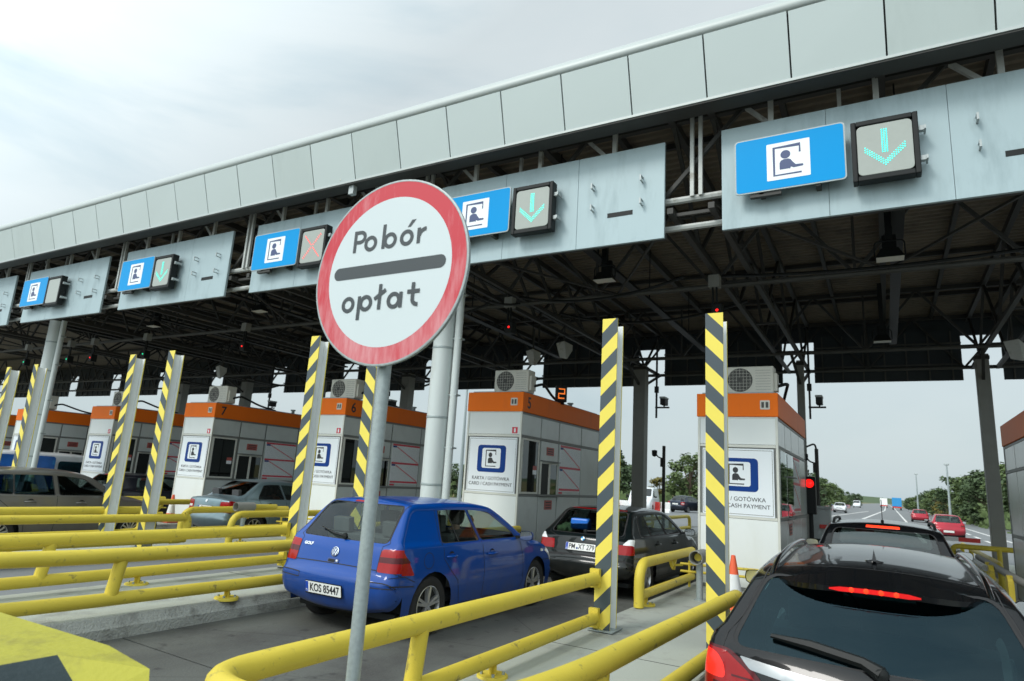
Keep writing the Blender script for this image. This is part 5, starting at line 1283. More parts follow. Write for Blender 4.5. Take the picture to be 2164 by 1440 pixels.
# ------------------------------------------------------------------ lamps, signals, cameras, cones
def fittings():
    for i, (x, y, z, lab) in enumerate(((-4.5, 11.16, 5.55, 'floodlight under the canopy above the black estate lane'), (.25, 11.25, 5.45, 'floodlight under the canopy hanging right behind the big board at right'), (.12, 18.07, 5.6, 'small floodlight deeper under the canopy above the highway lane'), (-13.98, 10.9, 5.6, 'round lamp under the canopy left of the round toll sign'), (-19.1, 11.2, 5.6, 'round lamp under the canopy near the left edge'), (-9.4, 11.2, 5.5, 'floodlight under the canopy hidden beside the round toll sign'))):
        t = thing('floodlight', lab, 'lamp', (x, y, z), group='floodlights under the canopy')
        m = MB(); m.add([(-.2, -.12, .0), (.2, -.12, .0), (.2, .12, .0), (-.2, .12, .0), (-.12, -.07, .16), (.12, -.07, .16), (.12, .07, .16), (-.12, .07, .16)], [(0, 1, 5, 4), (1, 2, 6, 5), (2, 3, 7, 6), (3, 0, 4, 7), (4, 5, 6, 7)], 'black'); m.build('housing', t, bevel=.01)
        m = MB(); m.bb((-.19, -.11, -.012), (.19, .11, -.001), 'plastic_cream'); m.build('lens', t)
        m = MB(); m.tube(fillet([(-.21, 0, .05), (-.21, 0, .3), (.21, 0, .3), (.21, 0, .05)], .08, 4), .012, 'black', 6); m.bb((-.05, -.05, .31), (.05, .05, 1.5), 'black'); m.bb((-.1, .06, .17), (.1, .14, .42), 'black'); m.build('bracket', t)
    labs = ['hanging lane light lit red just above the right striped post', 'hanging lane light lit red behind the right side of the round toll sign', 'hanging lane light lit red left of the round toll sign', 'hanging lane light lit red farther left under the canopy', 'hanging lane light lit green behind the left white column', 'hanging lane light lit green above a striped post', 'hanging lane light lit green farthest left']
    for i, (x, y, col) in enumerate(((-2.55, 11.87, 'r'), (-7.08, 12.0, 'r'), (-15.97, 12, 'r'), (-24.05, 12.05, 'r'), (-25.56, 12.03, 'g'), (-20.94, 12.07, 'g'), (-28.6, 12, 'g'))):
        t = thing('hanging_light', labs[i], 'signal', (x-.06, y+.12, 4.85), group='small signals hanging under the canopy')
        m = MB(); m.bb((-.04, -.1, .02), (.15, .1, .28), 'black'); m.build('housing', t, bevel=.015)
        m = MB(); m.lathe([(.001, -.118), (.020, -.112), (.027, -.101)], 'lamp_red' if col == 'r' else 'lamp_green', (.06, 0, .15), 'Y', 16); m.build('lens', t)
        m = MB(); m.bb((-.05, -.02, .3), (-.02, .02, .95), 'black'); m.bb((.02, -.02, .3), (.05, .02, .95), 'black'); m.bb((-.1, -.09, .62), (.1, .09, .85), 'column_grey'); m.build('hanger', t)
    # camera poles hanging from the truss
    for i, (x, y, lab) in enumerate(((-5.25, 17, 'hanging pole with a black camera between the rear column and the right booth'), (-1.48, 17, 'hanging pole with a black camera right of the booth with the red light'), (-14.6, 17, 'hanging pole with a small camera behind the booth numbered 6'), (-9.9, 17, 'hanging pole with a box behind the round sign post'), (-20.5, 17, 'thin hanging pole left of the booth numbered 7'))):
        t = thing('camera_pole', lab, 'camera', (x, y, 3.45), group='camera poles hanging behind the booths')
        m = MB(); m.bb((-.022, -.022, .1), (.022, .022, 2.3), 'black'); m.bb((-.05, -.04, .78), (.05, .04, .95), 'black'); m.bb((-.03, -.02, .36), (.35, .02, .40), 'black'); m.lathe([(.11, 1.28), (.02, 1.24)], 'black', (0, 0, 0), 'Z', 10); m.build('pole', t)
        m = MB(); m.bb((.14, -.16, .44), (.28, .14, .64), 'black'); m.bb((.13, -.19, .60), (.29, .16, .655), 'steel_grey'); m.bb((.19, -.02, .40), (.23, .02, .44), 'black'); m.build('camera_head', t, bevel=.015)
    for i, (x, y, h, lab) in enumerate(((-5.98, 20.2, 2.9, 'dark camera post by the exit rails between the rear column and the right booth'), (-1.62, 20, 3.0, 'dark curved camera post rising behind the red light'))):
        t = thing('camera_post', lab, 'camera', (x, y, g(x)), group='camera posts beyond the booths')
        MB().tube([(0, 0, 0), (0, 0, h+.15)], .05, 'truss', 10).build('post', t, smooth=50)
        m = MB(); m.tube(fillet([(-.02, 0, h-.25), (-.2, 0, h-.2), (-.27, 0, h-.05)], .08, 4), .02, 'truss', 8); m.bb((-.1, -.05, h-.5), (-.03, .05, h-.25), 'truss')
        m.build('arm', t, smooth=50)
        if i: m = MB(); m.tube(fillet([(0, 0, h+.13), (-.04, 0, h+.3), (-.25, 0, h+.2)], .1, 5), .025, 'truss', 8); m.build('hook', t, smooth=50)
        m = MB(); m.lathe([(.001, h-.2), (.07, h-.17), (.085, h-.08), (.085, h), (.001, h+.02)], 'black', (-.30, 0, 0), 'Z', 14); m.build('dome', t, smooth=50)
    # traffic light, cabinet and barrier arms
    x = -1.51; t = thing('traffic_light', 'black traffic light with a glowing red lamp at the side of the right booth', 'traffic light', (x, 16.6, g(x)+.2))
    m = MB(); m.bb((-.115, -.10, 1.25), (.125, .12, 2.08), 'black'); m.tube([(0, .03, 0), (0, .03, 1.3)], .05, 'black', 10); m.build('housing', t, bevel=.02)
    m = MB(); m.lathe([(.001, -.14), (.07, -.13), (.095, -.10)], 'lamp_red', (-.0, 0, 1.93), 'Y', 24); m.build('lens', t, smooth=60)
    m = MB(); m.lathe([(.108, -.17), (.108, -.10), (.10, -.10), (.10, -.17)], 'black', (0, 0, 1.93), 'Y', 20); m.build('visor', t, smooth=40)
    x = -1.45; t = thing('barrier_cabinet', 'grey barrier cabinet behind the red traffic light', 'cabinet', (x, 18.3, g(x)+.2))
    m = MB(); m.bb((-.24, -.2, 0), (.24, .2, 1.36), 'steel_grey'); m.bb((-.26, -.22, 1.36), (.26, .22, 1.43), 'steel_grey'); m.build('housing', t, bevel=.015)
    m = MB(); m.bb((-.25, -.215, .1), (.02, -.202, .65), 'black'); m.build('door', t)
    for i, (x0, x1, lab) in enumerate(((-1.45, .1, 'red and white barrier arm reaching from the grey cabinet'), (.95, 1.75, 'red and white barrier arm end right of the car ahead'))):
        t = thing('lift_gate', lab, 'barrier', (x0, 18.0, g(x0)+1.15), group='red and white barrier arms')
        m = MB(); L = x1-x0; n = 4 if i == 0 else 2
        for j in range(n): m.bb((L*j/n, -.025, -.045), (L*(j+1)/n, .025, .045), 'barrier_red' if j % 2 == (0 if i == 0 else 1) else 'barrier_white')
        m.build('arm', t)
    def cone(x, y, lab):
        t = thing('traffic_cone', lab, 'traffic cone', (x, y, g(x)+.2), group='orange and white traffic cones')
        m = MB(); m.bb((-.19, -.19, 0), (.19, .19, .035), 'cone_orange'); m.build('base', t, bevel=.01)
        m = MB(); rr = lambda z: .145-.115*z/.72
        for a, b, mt in ((.035, .24, 'cone_orange'), (.24, .47, 'barrier_white'), (.47, .72, 'cone_orange')): m.lathe([(rr(a), a), (rr(b), b)], mt, n=24)
        m.lathe([(.03, .72), (.02, .728), (.001, .728)], 'cone_orange', n=24); m.build('body', t, smooth=40)
    cone(-1.95, 10.05, 'orange and white traffic cone in front of the booth at right'); cone(-16.9, 11.3, 'orange and white traffic cone by the booth numbered 7')
    # amber digit display, speakers, CCTV
    t = thing('digit_display', 'black display with an amber digit 2 on the roof of booth 5', 'display', (-6.62, 13.9, 3.5))
    m = MB(); m.bb((-.13, -.06, .08), (.13, .06, .46), 'black'); m.prism([(-.2, 0), (.2, 0), (.1, .1), (-.1, .1)], -.05, .05, 'black', 'X'); m.build('case', t)
    m = MB(); P = [(-.065, .38), (.065, .38), (.065, .27), (-.065, .27), (-.065, .16), (.065, .16)]; m.ribbon([(p[0]*1.1, p[1]) for p in P], .026, -.0615, 'led_amber'); m.build('digit', t)
    t.rotation_euler = (0, 0, R(38))
    for i, (x, y, z, lab) in enumerate(((-9.1, 17, 5.35, 'cream folded reflector lamp under the canopy above the booth numbered 5'), (-7.6, 16, 5.3, 'narrow cream reflector lamp right of the other one above booth 5'), (2.75, 18.3, 5.3, 'cream folded reflector lamp at the right edge under the canopy'), (-21.6, 15.5, 5.0, 'cream reflector lamp beside the left striped post pair'))):
        t = thing('reflector_lamp', lab, 'lamp', (x, y, z), rz=R(20), group='cream reflector lamps')
        m = MB(); m.add([(-.22, 0, .2), (.02, -.15, .24), (.24, .02, .16), (-.10, 0, -.2), (.10, -.12, -.26), (.24, .03, .0)], [(0, 1, 4, 3), (1, 2, 5, 4)], 'truss_light'); o = m.build('reflector', t); s_ = o.modifiers.new('thick', 'SOLIDIFY'); s_.thickness = .04
        m = MB(); m.bb((-.02, .03, .2), (.02, .07, .9), 'truss'); m.build('bracket', t)
    t = thing('security_camera', 'small white security camera on top of the board left of the round toll sign', 'camera', (-8.72, 8.45, 7.0))
    m = MB(); m.box((-.25, 0, .22), (.13, .28, .12), 'plastic_cream', Matrix.Rotation(R(55), 3, 'Z')); m.box((-.33, -.06, .22), (.09, .02, .09), 'black', Matrix.Rotation(R(55), 3, 'Z')); m.build('camera_head', t, bevel=.01)
    m = MB(); m.beam((-.2, 0, .17), (.05, 0, .02), .04, .04, 'plastic_cream'); m.bb((0, -.05, -.12), (.12, .05, .1), 'steel_grey'); m.build('arm', t)
    for i, (x, y, z, lab) in enumerate(((-6.65, 11.98, .0, ''),)): pass
fittings()

# ------------------------------------------------------------------ people in the cars
def person(loc, rz, label, shirt, arm_up=True, group=None):
    """seated figure: one skinned body with separate fingers, plus hair and clothes"""
    t = thing('person', label, 'person', loc, rz, group)
    def grow_(name, V, E, rad, mat, parent, root=0, sub=2):
        me = bpy.data.meshes.new(name); me.from_pydata(V, E, []); o = bpy.data.objects.new(name, me); COL.objects.link(o)
        sm = o.modifiers.new('skin', 'SKIN'); sm.use_smooth_shade = True; sb = o.modifiers.new('sub', 'SUBSURF'); sb.levels = sb.render_levels = sub
        lay = me.skin_vertices[0] if me.skin_vertices else None
        if lay is None:
            bm = bmesh.new(); bm.from_mesh(me); bm.verts.layers.skin.verify(); bm.to_mesh(me); bm.free(); lay = me.skin_vertices[0]
        for i, r_ in enumerate(rad): lay.data[i].radius = r_ if isinstance(r_, tuple) else (r_, r_); lay.data[i].use_root = (i == root)
        m2 = bpy.data.meshes.new_from_object(o.evaluated_get(bpy.context.evaluated_depsgraph_get())); bpy.data.objects.remove(o)
        m2.name = name; m2.materials.clear(); m2.materials.append(MATS[mat]); m2.shade_smooth(); ob = bpy.data.objects.new(name, m2); link(ob, parent); return ob
    V = [(0, 0, 0), (0, -.05, .18), (0, -.08, .38), (0, -.07, .50), (0, -.05, .58), (0, -.03, .64), (0, -.01, .72), (0, .0, .79), (.17, -.06, .48), (-.17, -.06, .48)]
    rad = [(.13, .10), (.12, .085), (.12, .085), (.08, .06), .048, .06, .082, .058, .048, .048]
    E = [(0, 1), (1, 2), (2, 3), (3, 4), (4, 5), (5, 6), (6, 7), (3, 8), (3, 9)]
    def chain(start, pts, rs):
        p = start
        for q, r_ in zip(pts, rs): V.append(q); rad.append(r_); E.append((p, len(V)-1)); p = len(V)-1
        return p
    if arm_up:
        h1 = chain(8, [(.24, .06, .30), (.20, .22, .46), (.13, .20, .60)], [.045, .036, .028]); base = Vector((.11, .19, .65)); d = Vector((-.25, -.1, 1)).normalized()
    else:
        h1 = chain(8, [(.25, .05, .26), (.19, .30, .30)], [.045, .032]); base = Vector((.17, .37, .33)); d = Vector((-.1, 1, .3)).normalized()
    hp = chain(h1, [tuple(base)], [(.026, .014)])
    sd = d.cross(Vector((0, 1, 0) if arm_up else (0, 0, 1))).normalized()
    for i, ln in enumerate((.07, .08, .075, .06)):
        a = base+sd*(i-1.5)*.018+d*.03; chain(hp, [tuple(a), tuple(a+d*ln*.55), tuple(a+d*ln*.9+Vector((0, -.02, -.01)))], [.0085, .008, .007])
    a = base-sd*.03; chain(hp, [tuple(a), tuple(a+d*.035-sd*.012)], [.010, .008])
    h2 = chain(9, [(-.26, .05, .26), (-.19, .30, .30)], [.045, .032]); b2 = Vector((-.17, .38, .33)); hp2 = chain(h2, [tuple(b2)], [(.026, .014)])
    for i, ln in enumerate((.07, .08, .075, .06)):
        a = b2+Vector(((i-1.5)*.018, .03, 0)); chain(hp2, [tuple(a), tuple(a+Vector((0, ln*.55, .0))), tuple(a+Vector((0, ln*.8, -.03)))], [.0085, .008, .007])
    chain(hp2, [(-.14, .39, .335), (-.128, .42, .33)], [.010, .008])
    for sx in (-1, 1): chain(0, [(sx*.10, .12, -.02), (sx*.12, .45, .05), (sx*.12, .60, -.30)], [.085, .062, .045])
    body = grow_('body', V, E, rad, 'skin', t)
    CV = [(0, 0, 0), (0, -.05, .18), (0, -.08, .38), (0, -.07, .51), (.17, -.06, .48), (-.17, -.06, .48), (.245, .06, .29), (-.258, .05, .26)]
    grow_('shirt', CV, [(0, 1), (1, 2), (2, 3), (3, 4), (3, 5), (4, 6), (5, 7)], [(.19, .16), (.185, .145), (.20, .145), (.14, .115), .115, .115, .085, .085], shirt, t)
    grow_('hair', [(0, -.055, .60), (0, -.045, .68), (0, -.035, .76), (0, .0, .82), (0, .045, .83)], [(0, 1), (1, 2), (2, 3), (3, 4)], [(.08, .06), (.115, .085), (.12, .09), (.10, .06), (.06, .03)], 'hair', t)
    m = MB()
    m.lathe([(.001, .022), (.012, .012), (.016, 0)], 'skin', (0, .085, .70), 'Y', 10); m.lathe([(.001, .006), (.012, .0)], 'hair', (-.03, .075, .725), 'Y', 8); m.lathe([(.001, .006), (.012, .0)], 'hair', (.03, .075, .725), 'Y', 8); m.bb((-.022, .07, .66), (.022, .083, .668), 'red_notice')
    m.build('face', t, smooth=50)
    return t
# ------------------------------------------------------------------ vehicles
def wiper(root, pts, name='wiper', w=.022):
    m = MB(); m.tube(pts, w/2, 'black', 6, rs=[w*.8]+[w*.55]*(len(pts)-2)+[w*.25]); m.lathe([(.001, -.03), (.03, -.025), (.035, .0)], 'black', pts[0], 'Y', 12)
    return m.build(name, root, smooth=50)

def on_rear(c, x, z, off=.0):
    """point and outward tilt on the rear skin at height z"""
    u = c.u_of(z, True); v = c.v_of(u, x); p = c.skin(u, v); q = c.skin(u+.01, v); t = (q-p).normalized()
    n = Vector((0, -t.z, t.y)); return p+n*off, math.atan2(t.y, t.z)

def roof_rails(c, root, x, y0, y1, mat, lift=.045, r=.017):
    P = []
    for i in range(15):
        y = y0+(y1-y0)*i/14
        k = int(np.argmin(np.abs(c.C[:, 0]-y)+(c.C[:, 1] < c.s['zb']+.2)*9)); z = c.C[k, 1]
        f = min(1, min(i, 14-i)/1.6)
        P.append((x, y, z-.055+lift*f))
    for sd in (-1, 1):
        m = MB(); m.tube([(sd*p[0], p[1], p[2]) for p in P], r, mat, 8); m.build('roof_rail', root, smooth=60)

def cars():
    X = -5.28; zc = g(X)
    r, c, o = make_car('hatchback', 'bright blue five-door hatchback waiting in the lane behind the round sign post', HATCH, 'p_blue', (X, 5.42, zc), R(-.4), step=.045)
    r['category'] = 'car'
    p, a = on_rear(c, 0, .475, .012); plate(r, p, (-a*.9, 0, 0), 'KOS 85447', 'PL')
    p, a = on_rear(c, 0, .845, .004)
    m = MB(); m.lathe([(.050, 0), (.052, -.006), (.046, -.009), (.044, -.005)], 'chrome', (0, 0, 0), 'Y', 28); m.lathe([(.044, -.003), (.001, -.003)], 'p_blue', (0, 0, 0), 'Y', 24)
    m.ribbon([(-.018, .038), (0, .005), (.018, .038)], .009, -.006, 'chrome'); m.ribbon([(-.036, .02), (-.017, -.034), (0, .0), (.017, -.034), (.036, .02)], .009, -.0065, 'chrome'); e = m.build('emblem', r); e.location = p; e.rotation_euler = (-a, 0, 0)
    p, a = on_rear(c, -.45, .90, .008); text('GOLF', .043, 'model_lettering', 'chrome', r, p, (PI/2-a, 0, 0), sx=1.25, bold=.002)
    p, a = on_rear(c, 0, .755, .002); m = MB(); m.prism(rrect(-.085, -.024, .085, .024, .018, 4), -.004, .002, 'p_blue'); m.prism(rrect(-.068, -.018, .03, .012, .01, 3), -.0055, -.0042, 'black'); m.lathe([(.001, -.008), (.013, -.006)], 'chrome', (.055, 0, 0), 'Y', 12); h = m.build('hatch_handle', r); h.location = p; h.rotation_euler = (-a, 0, 0)
    pts = [on_rear(c, x, z, .02)[0] for x, z in ((.02, .965), (-.1, 1.0), (-.28, 1.02))]; pts = [on_rear(c, x, z, .022)[0] for x, z in ((.06, 1.0), (-.12, 1.015), (-.38, 1.075))]; wiper(r, pts)
    person((X-.36+.72, 7.35, zc+.50), R(8), 'dark-haired driver in the blue hatchback, one hand raised to the face', 'cloth_dark')
    X2 = -4.32
    r, c, o = make_car('estate_car', 'dark green-black estate car with a white German plate, ahead of the blue hatchback', TOURING, 'p_greenblack', (X2, 9.98, g(X2)), R(-1.2))
    p, a = on_rear(c, -.02, .755, .008); q = plate(r, p, (-a, 0, 0), 'PM  XT 279', 'D'); m = MB()
    for zz in (-.022, .022): m.lathe([(.001, -.0065), (.017, -.006)], 'poster_blue' if zz < 0 else 'led_amber' if False else 'barrier_white' if zz > 0 else 'navy', (-.055, 0, zz), 'Y', 12)
    m.build('seal', q)
    p, a = on_rear(c, 0, .885, .004); m = MB(); m.lathe([(.041, 0), (.043, -.006), (.034, -.007)], 'black', (0, 0, 0), 'Y', 20)
    for q in range(4):
        P = [(0, 0)]+arc(0, 0, .034, 90*q, 90*q+90, 5); m.add([(x, -.004, z) for x, z in P], [tuple(range(len(P)))], 'sign_white' if q % 2 == 0 else 'sign_blue')
    e = m.build('emblem', r); e.location = p; e.rotation_euler = (-a, 0, 0)
    wiper(r, [on_rear(c, x, z, .018)[0] for x, z in ((0, .985), (.15, 1.0), (.42, 1.02))])
    lug = thing('luggage', 'blue plastic box inside the rear window of the dark estate car', 'box', (X2-.19, 10.42, g(X2)+.955)); m = MB(); m.bb((-.16, -.03, .05), (.16, .15, .23), 'blue_plastic'); m.build('box', lug, bevel=.03)
    lug = thing('luggage', 'crumpled pale green bag left of the blue box in the dark estate car', 'bag', (X2-.46, 10.42, g(X2)+.95)); m = MB()
    for i in range(5): m.box((random.uniform(-.16, .14), random.uniform(0, .2), .04+.05*random.random()), (.2, .16, .10), 'paper_green', Matrix.Rotation(random.random()*2, 3, (random.random(), random.random(), 1)))
    m.build('bag', lug, bevel=.03)
    # the black estate right in front
    X3 = -.085; z3 = g(X3)
    r, c, o = make_car('estate_car', 'glossy black estate car with lit brake lamp directly ahead at the lower right', ESTATE, 'p_black', (X3, 3.72, z3), 0, step=.045)
    m = MB(); n = 28; V = []       # roof spoiler
    for i in range(n+1):
        t = -1+2*i/n; x = t*.58; bow = .10*t*t; dz = .045*t*t
        tp = .26*abs(t)**5; V += [(x*.95, .80+bow*.5, 1.432-dz*1.1), (x, .42+bow+tp, 1.365-dz+tp*.14), (x, .425+bow+tp, 1.335-dz+tp*.2), (x*.95, .76+bow*.5, 1.375-dz*1.1)]
    F = [(4*i+j, 4*i+(j+1) % 4, 4*i+4+(j+1) % 4, 4*i+4+j) for i in range(n) for j in range(4)]+[(0, 1, 2, 3), (4*n, 4*n+1, 4*n+2, 4*n+3)]
    m.add(V, F, 'p_black'); sp = m.build('roof_spoiler', r, smooth=40)
    m = MB(); V = []
    for i in range(9):
        t = -1+2*i/8; x = t*.215; bow = .10*(x/.58)**2; dz = .045*(x/.58)**2; hh = .012 if abs(t) < .9 else .004
        V += [(x, .412+bow, 1.352-dz+hh), (x, .412+bow, 1.352-dz-hh)]
    m.add(V, [(2*i, 2*i+1, 2*i+3, 2*i+2) for i in range(8)], 'strip_red'); bl = m.build('brake_light', sp, recalc=False)
    m = MB()
    for x in (-.105, -.035, .035, .105):
        m = MB(); m.lathe([(.001, -.004), (.010, -.003), (.0135, 0)], 'lamp_lit', (x, .4115+.10*(x/.58)**2, 1.352-.045*(x/.58)**2), 'Y', 12); m.build('lit_bulb', bl)
    roof_rails(c, r, .54, .66, 2.75, 'dark_chrome', .04, .016)
    m = MB(); m.lathe([(.055, 0), (.05, .012), (.001, .018)], 'p_black', (0, 1.12, 1.452), 'Z', 16); m.add([(-.012, 1.02, 1.465), (.012, 1.02, 1.465), (.014, 1.16, 1.462), (-.014, 1.16, 1.462), (0, 1.05, 1.535), (0, 1.07, 1.53)], [(0, 1, 4), (1, 2, 5, 4), (2, 3, 5), (3, 0, 4, 5)], 'p_black'); m.build('antenna', r, smooth=40)
    wiper(r, [on_rear(c, x, z, .022)[0] for x, z in ((.02, .985), (-.06, 1.02), (-.3, 1.06), (-.5, 1.085))], w=.05)
    # crossover ahead of it
    X4 = -.06; r, c, o = make_car('crossover_car', 'dark crossover car with roof rails and mast antenna, ahead of the near black estate', CROSS, 'p_black', (X4, 9.35, g(X4)), 0)
    roof_rails(c, r, .58, .75, 2.3, 'black', .05, .02)
    m = MB(); m.tube([(0, .62, 1.55), (0, .60, 1.60)], .018, 'black', 8); m.tube([(0, .60, 1.59), (.0, .48, 1.86)], .005, 'black', 6); m.build('antenna', r)
    # silver blue saloon
    X5 = -14.22; r, c, o = make_car('saloon_car', 'silver blue saloon car with red tail lamps in front of the booth numbered 7', SALOON, 'p_silverblue', (X5, 10.3, g(X5)), R(-1))
    p, a = on_rear(c, 0, .73, .008); plate(r, p, (-a, 0, 0), 'SBI VU82', 'PL'); p, a = on_rear(c, 0, .90, .004); m = MB(); m.lathe([(.001, -.006), (.036, -.004), (.04, 0)], 'chrome', (0, 0, 0), 'Y', 18); e = m.build('emblem', r); e.location = p; e.rotation_euler = (-a, 0, 0)
    person((X5+.36, 12.1, g(X5)+.48), R(-14), 'driver with dark hair in an orange top inside the silver blue saloon', 'cloth_orange', False)
    # grey five-door, dark car and van farther left
    X6 = -14.65; make_car('five_door_car', 'grey-brown tall five-door car at the left edge behind the yellow rails', TALL, 'p_greybrown', (X6, 5.28, g(X6)), 0)
    X7 = -19.6; make_car('hatchback', 'near-black hatchback between the striped posts in front of the booth numbered 8', FAR, 'p_navy', (X7, 10.4, g(X7)), R(-2), step=.07)
    X8 = -24.9; r, c, o = make_car('panel_van', 'white van with a dark blue advertisement at the far left', VAN, 'p_white', (X8, 9.6, g(X8)), 0, step=.09); r['category'] = 'van'
    m = MB(); m.prism(rrect(.05, .55, 2.0, 1.86, .1, 4), .975, .981, 'ad_blue', 'X'); m.build('advert', r); m = MB(); m.prism(rrect(2.1, 1.25, 2.98, 1.72, .08, 4), .972, .979, 'car_glass_dark', 'X'); m.build('side_window', r)
    # far traffic
    def far(name, label, spec, paint, x, y, rz=0, cat='car'):
        r, c, o = make_car(name, label, spec, paint, (x, y, g(x)), rz, 'cars far away on the highway', step=.12, detail=1); r['category'] = cat; return r, c
    r, c = far('hatchback', 'red hatchback nearer of the two red cars on the highway', FAR, 'p_red', 3.1, 47); p, a = on_rear(c, 0, .48, .01); m = MB(); m.bb((-.26, -.005, -.057), (.26, .0, .057), 'plate'); q = m.build('number_plate', r); q.location = p; q.rotation_euler = (-a, 0, 0)
    far('hatchback', 'small red car farther along the highway', FAR, 'p_red', 3.2, 88)
    far('hatchback', 'white car far away on the left side of the highway', FAR, 'p_white', -5.9, 110, PI)
    r, c = far('saloon_car', 'dark saloon driving off beyond the red and white road barriers', SALOON, 'p_darkblue', -15.6, 56, R(-12)); p, a = on_rear(c, 0, .73, .01); m = MB(); m.bb((-.26, -.005, -.057), (.26, .0, .057), 'plate'); q = m.build('number_plate', r); q.location = p; q.rotation_euler = (-a, 0, 0)
    far('saloon_car', 'second dark car just showing behind the right booth, beyond the barriers', SALOON, 'p_darkblue', -13.2, 57, R(-8))
    far('panel_van', 'white van with lit headlamps coming towards the plaza beyond the barriers', VAN, 'p_white', -17.6, 55, PI+R(10), 'van')
    far('panel_van', 'small white van far off beyond the white car', VAN, 'p_white', -7.5, 220, PI, 'van')
    def truck(x, y, col, lab):
        t = thing('truck', lab, 'truck', (x, y, g(x)), group='trucks far away on the highway')
        m = MB(); m.bb((-1.25, 0, 1.1), (1.25, 8, 3.7 if y > 200 else 3.0), col); m.build('cargo_box', t, bevel=.04); m = MB(); m.bb((-1.2, 8.3, .9), (1.2, 10.3, 3.2), col); m.build('cab', t, bevel=.15); m = MB(); m.bb((-1.1, .3, .7), (1.1, 9.8, 1.05), 'black'); m.bb((-1.15, -.05, .75), (1.15, -.01, 1.0), 'barrier_red'); m.build('chassis', t)
        for yy in (1.5, 2.8, 8.8):
            for sx in (-1, 1): m = MB(); m.lathe([(.3, -.15), (.5, -.14), (.5, .14), (.3, .15)], 'rubber', (sx*1.05, yy, .5), 'X', 16); m.build('wheel', t)
    truck(-.95, 300, 'barrier_white', 'white box truck in the distance where the highway lanes meet'); truck(2.75, 235, 'truck_blue', 'blue truck in the distance beside the white box truck')
cars()
# ------------------------------------------------------------------ distance: barriers, lamps, trees
def far_stuff():
    for i in range(9):
        x = -21.6+.78*i; y = 50.5+.25*i
        t = thing('road_barrier', ('red' if i % 2 else 'white')+' plastic road barrier in the row beyond the toll plaza', 'barrier', (x, y, g(x)), group='red and white plastic road barriers')
        m = MB(); m.prism([(-.28, 0), (.28, 0), (.2, .25), (.11, .32), (.09, .85), (-.09, .85), (-.11, .32), (-.2, .25)], -.38, .38, 'barrier_red' if i % 2 else 'barrier_white', 'X'); m.build('block', t, bevel=.02)
    for i, (x, y, h, lab) in enumerate(((6.2, 90, 6.6, 'tall lamp post right of the highway, nearer one'), (4.9, 140, 7.3, 'lamp post right of the highway, farther one'), (-31, 90, 14.5, 'tall pale lamp mast left of the dark rear column'), (-26.8, 40, 8.5, 'pale mast between the white column and booth 5'))):
        t = thing('lamp_post', lab, 'lamp post', (x, y, g(x)), group='lamp posts along the highway')
        m = MB(); m.lathe([(.16 if h < 12 else .22, 0), (.07, h)], 'galv', n=10); m.build('pole', t, smooth=50)
        m = MB(); m.bb((-.25, -.1, h), (.25, .3, h+.22), 'steel_grey'); m.build('lamp_head', t, bevel=.05)
    rail = thing('crash_barrier', 'long pale crash barrier along the right edge of the highway', 'crash barrier', (8.6, 30, g(8.6)))
    m = MB(); P = [(10.5, 5), (4.5, 55), (1.2, 85), (-.1, 140), (-.2, 500)]
    for (a, b), (c_, d) in zip(P, P[1:]): m.beam((a, b, .62), (c_, d, .62), .08, .32, 'galv')
    for i in range(40): yy = 5+3.*i; xx = float(np.interp(yy, [p[1] for p in P], [p[0] for p in P])); m.bb((xx-.05, yy, 0), (xx+.05, yy+.1, .6), 'galv')
    m.build('rail', rail)
    rail = thing('crash_barrier', 'reddish and white barrier line along the left side of the far highway', 'crash barrier', (-8.2, 70, g(-8.2)))
    m = MB()
    for i in range(60): m.bb((-.1, i*2.0, 0), (.1, i*2.0+1.9, .75), 'barrier_red' if i % 2 else 'barrier_white')
    m.build('rail', rail)

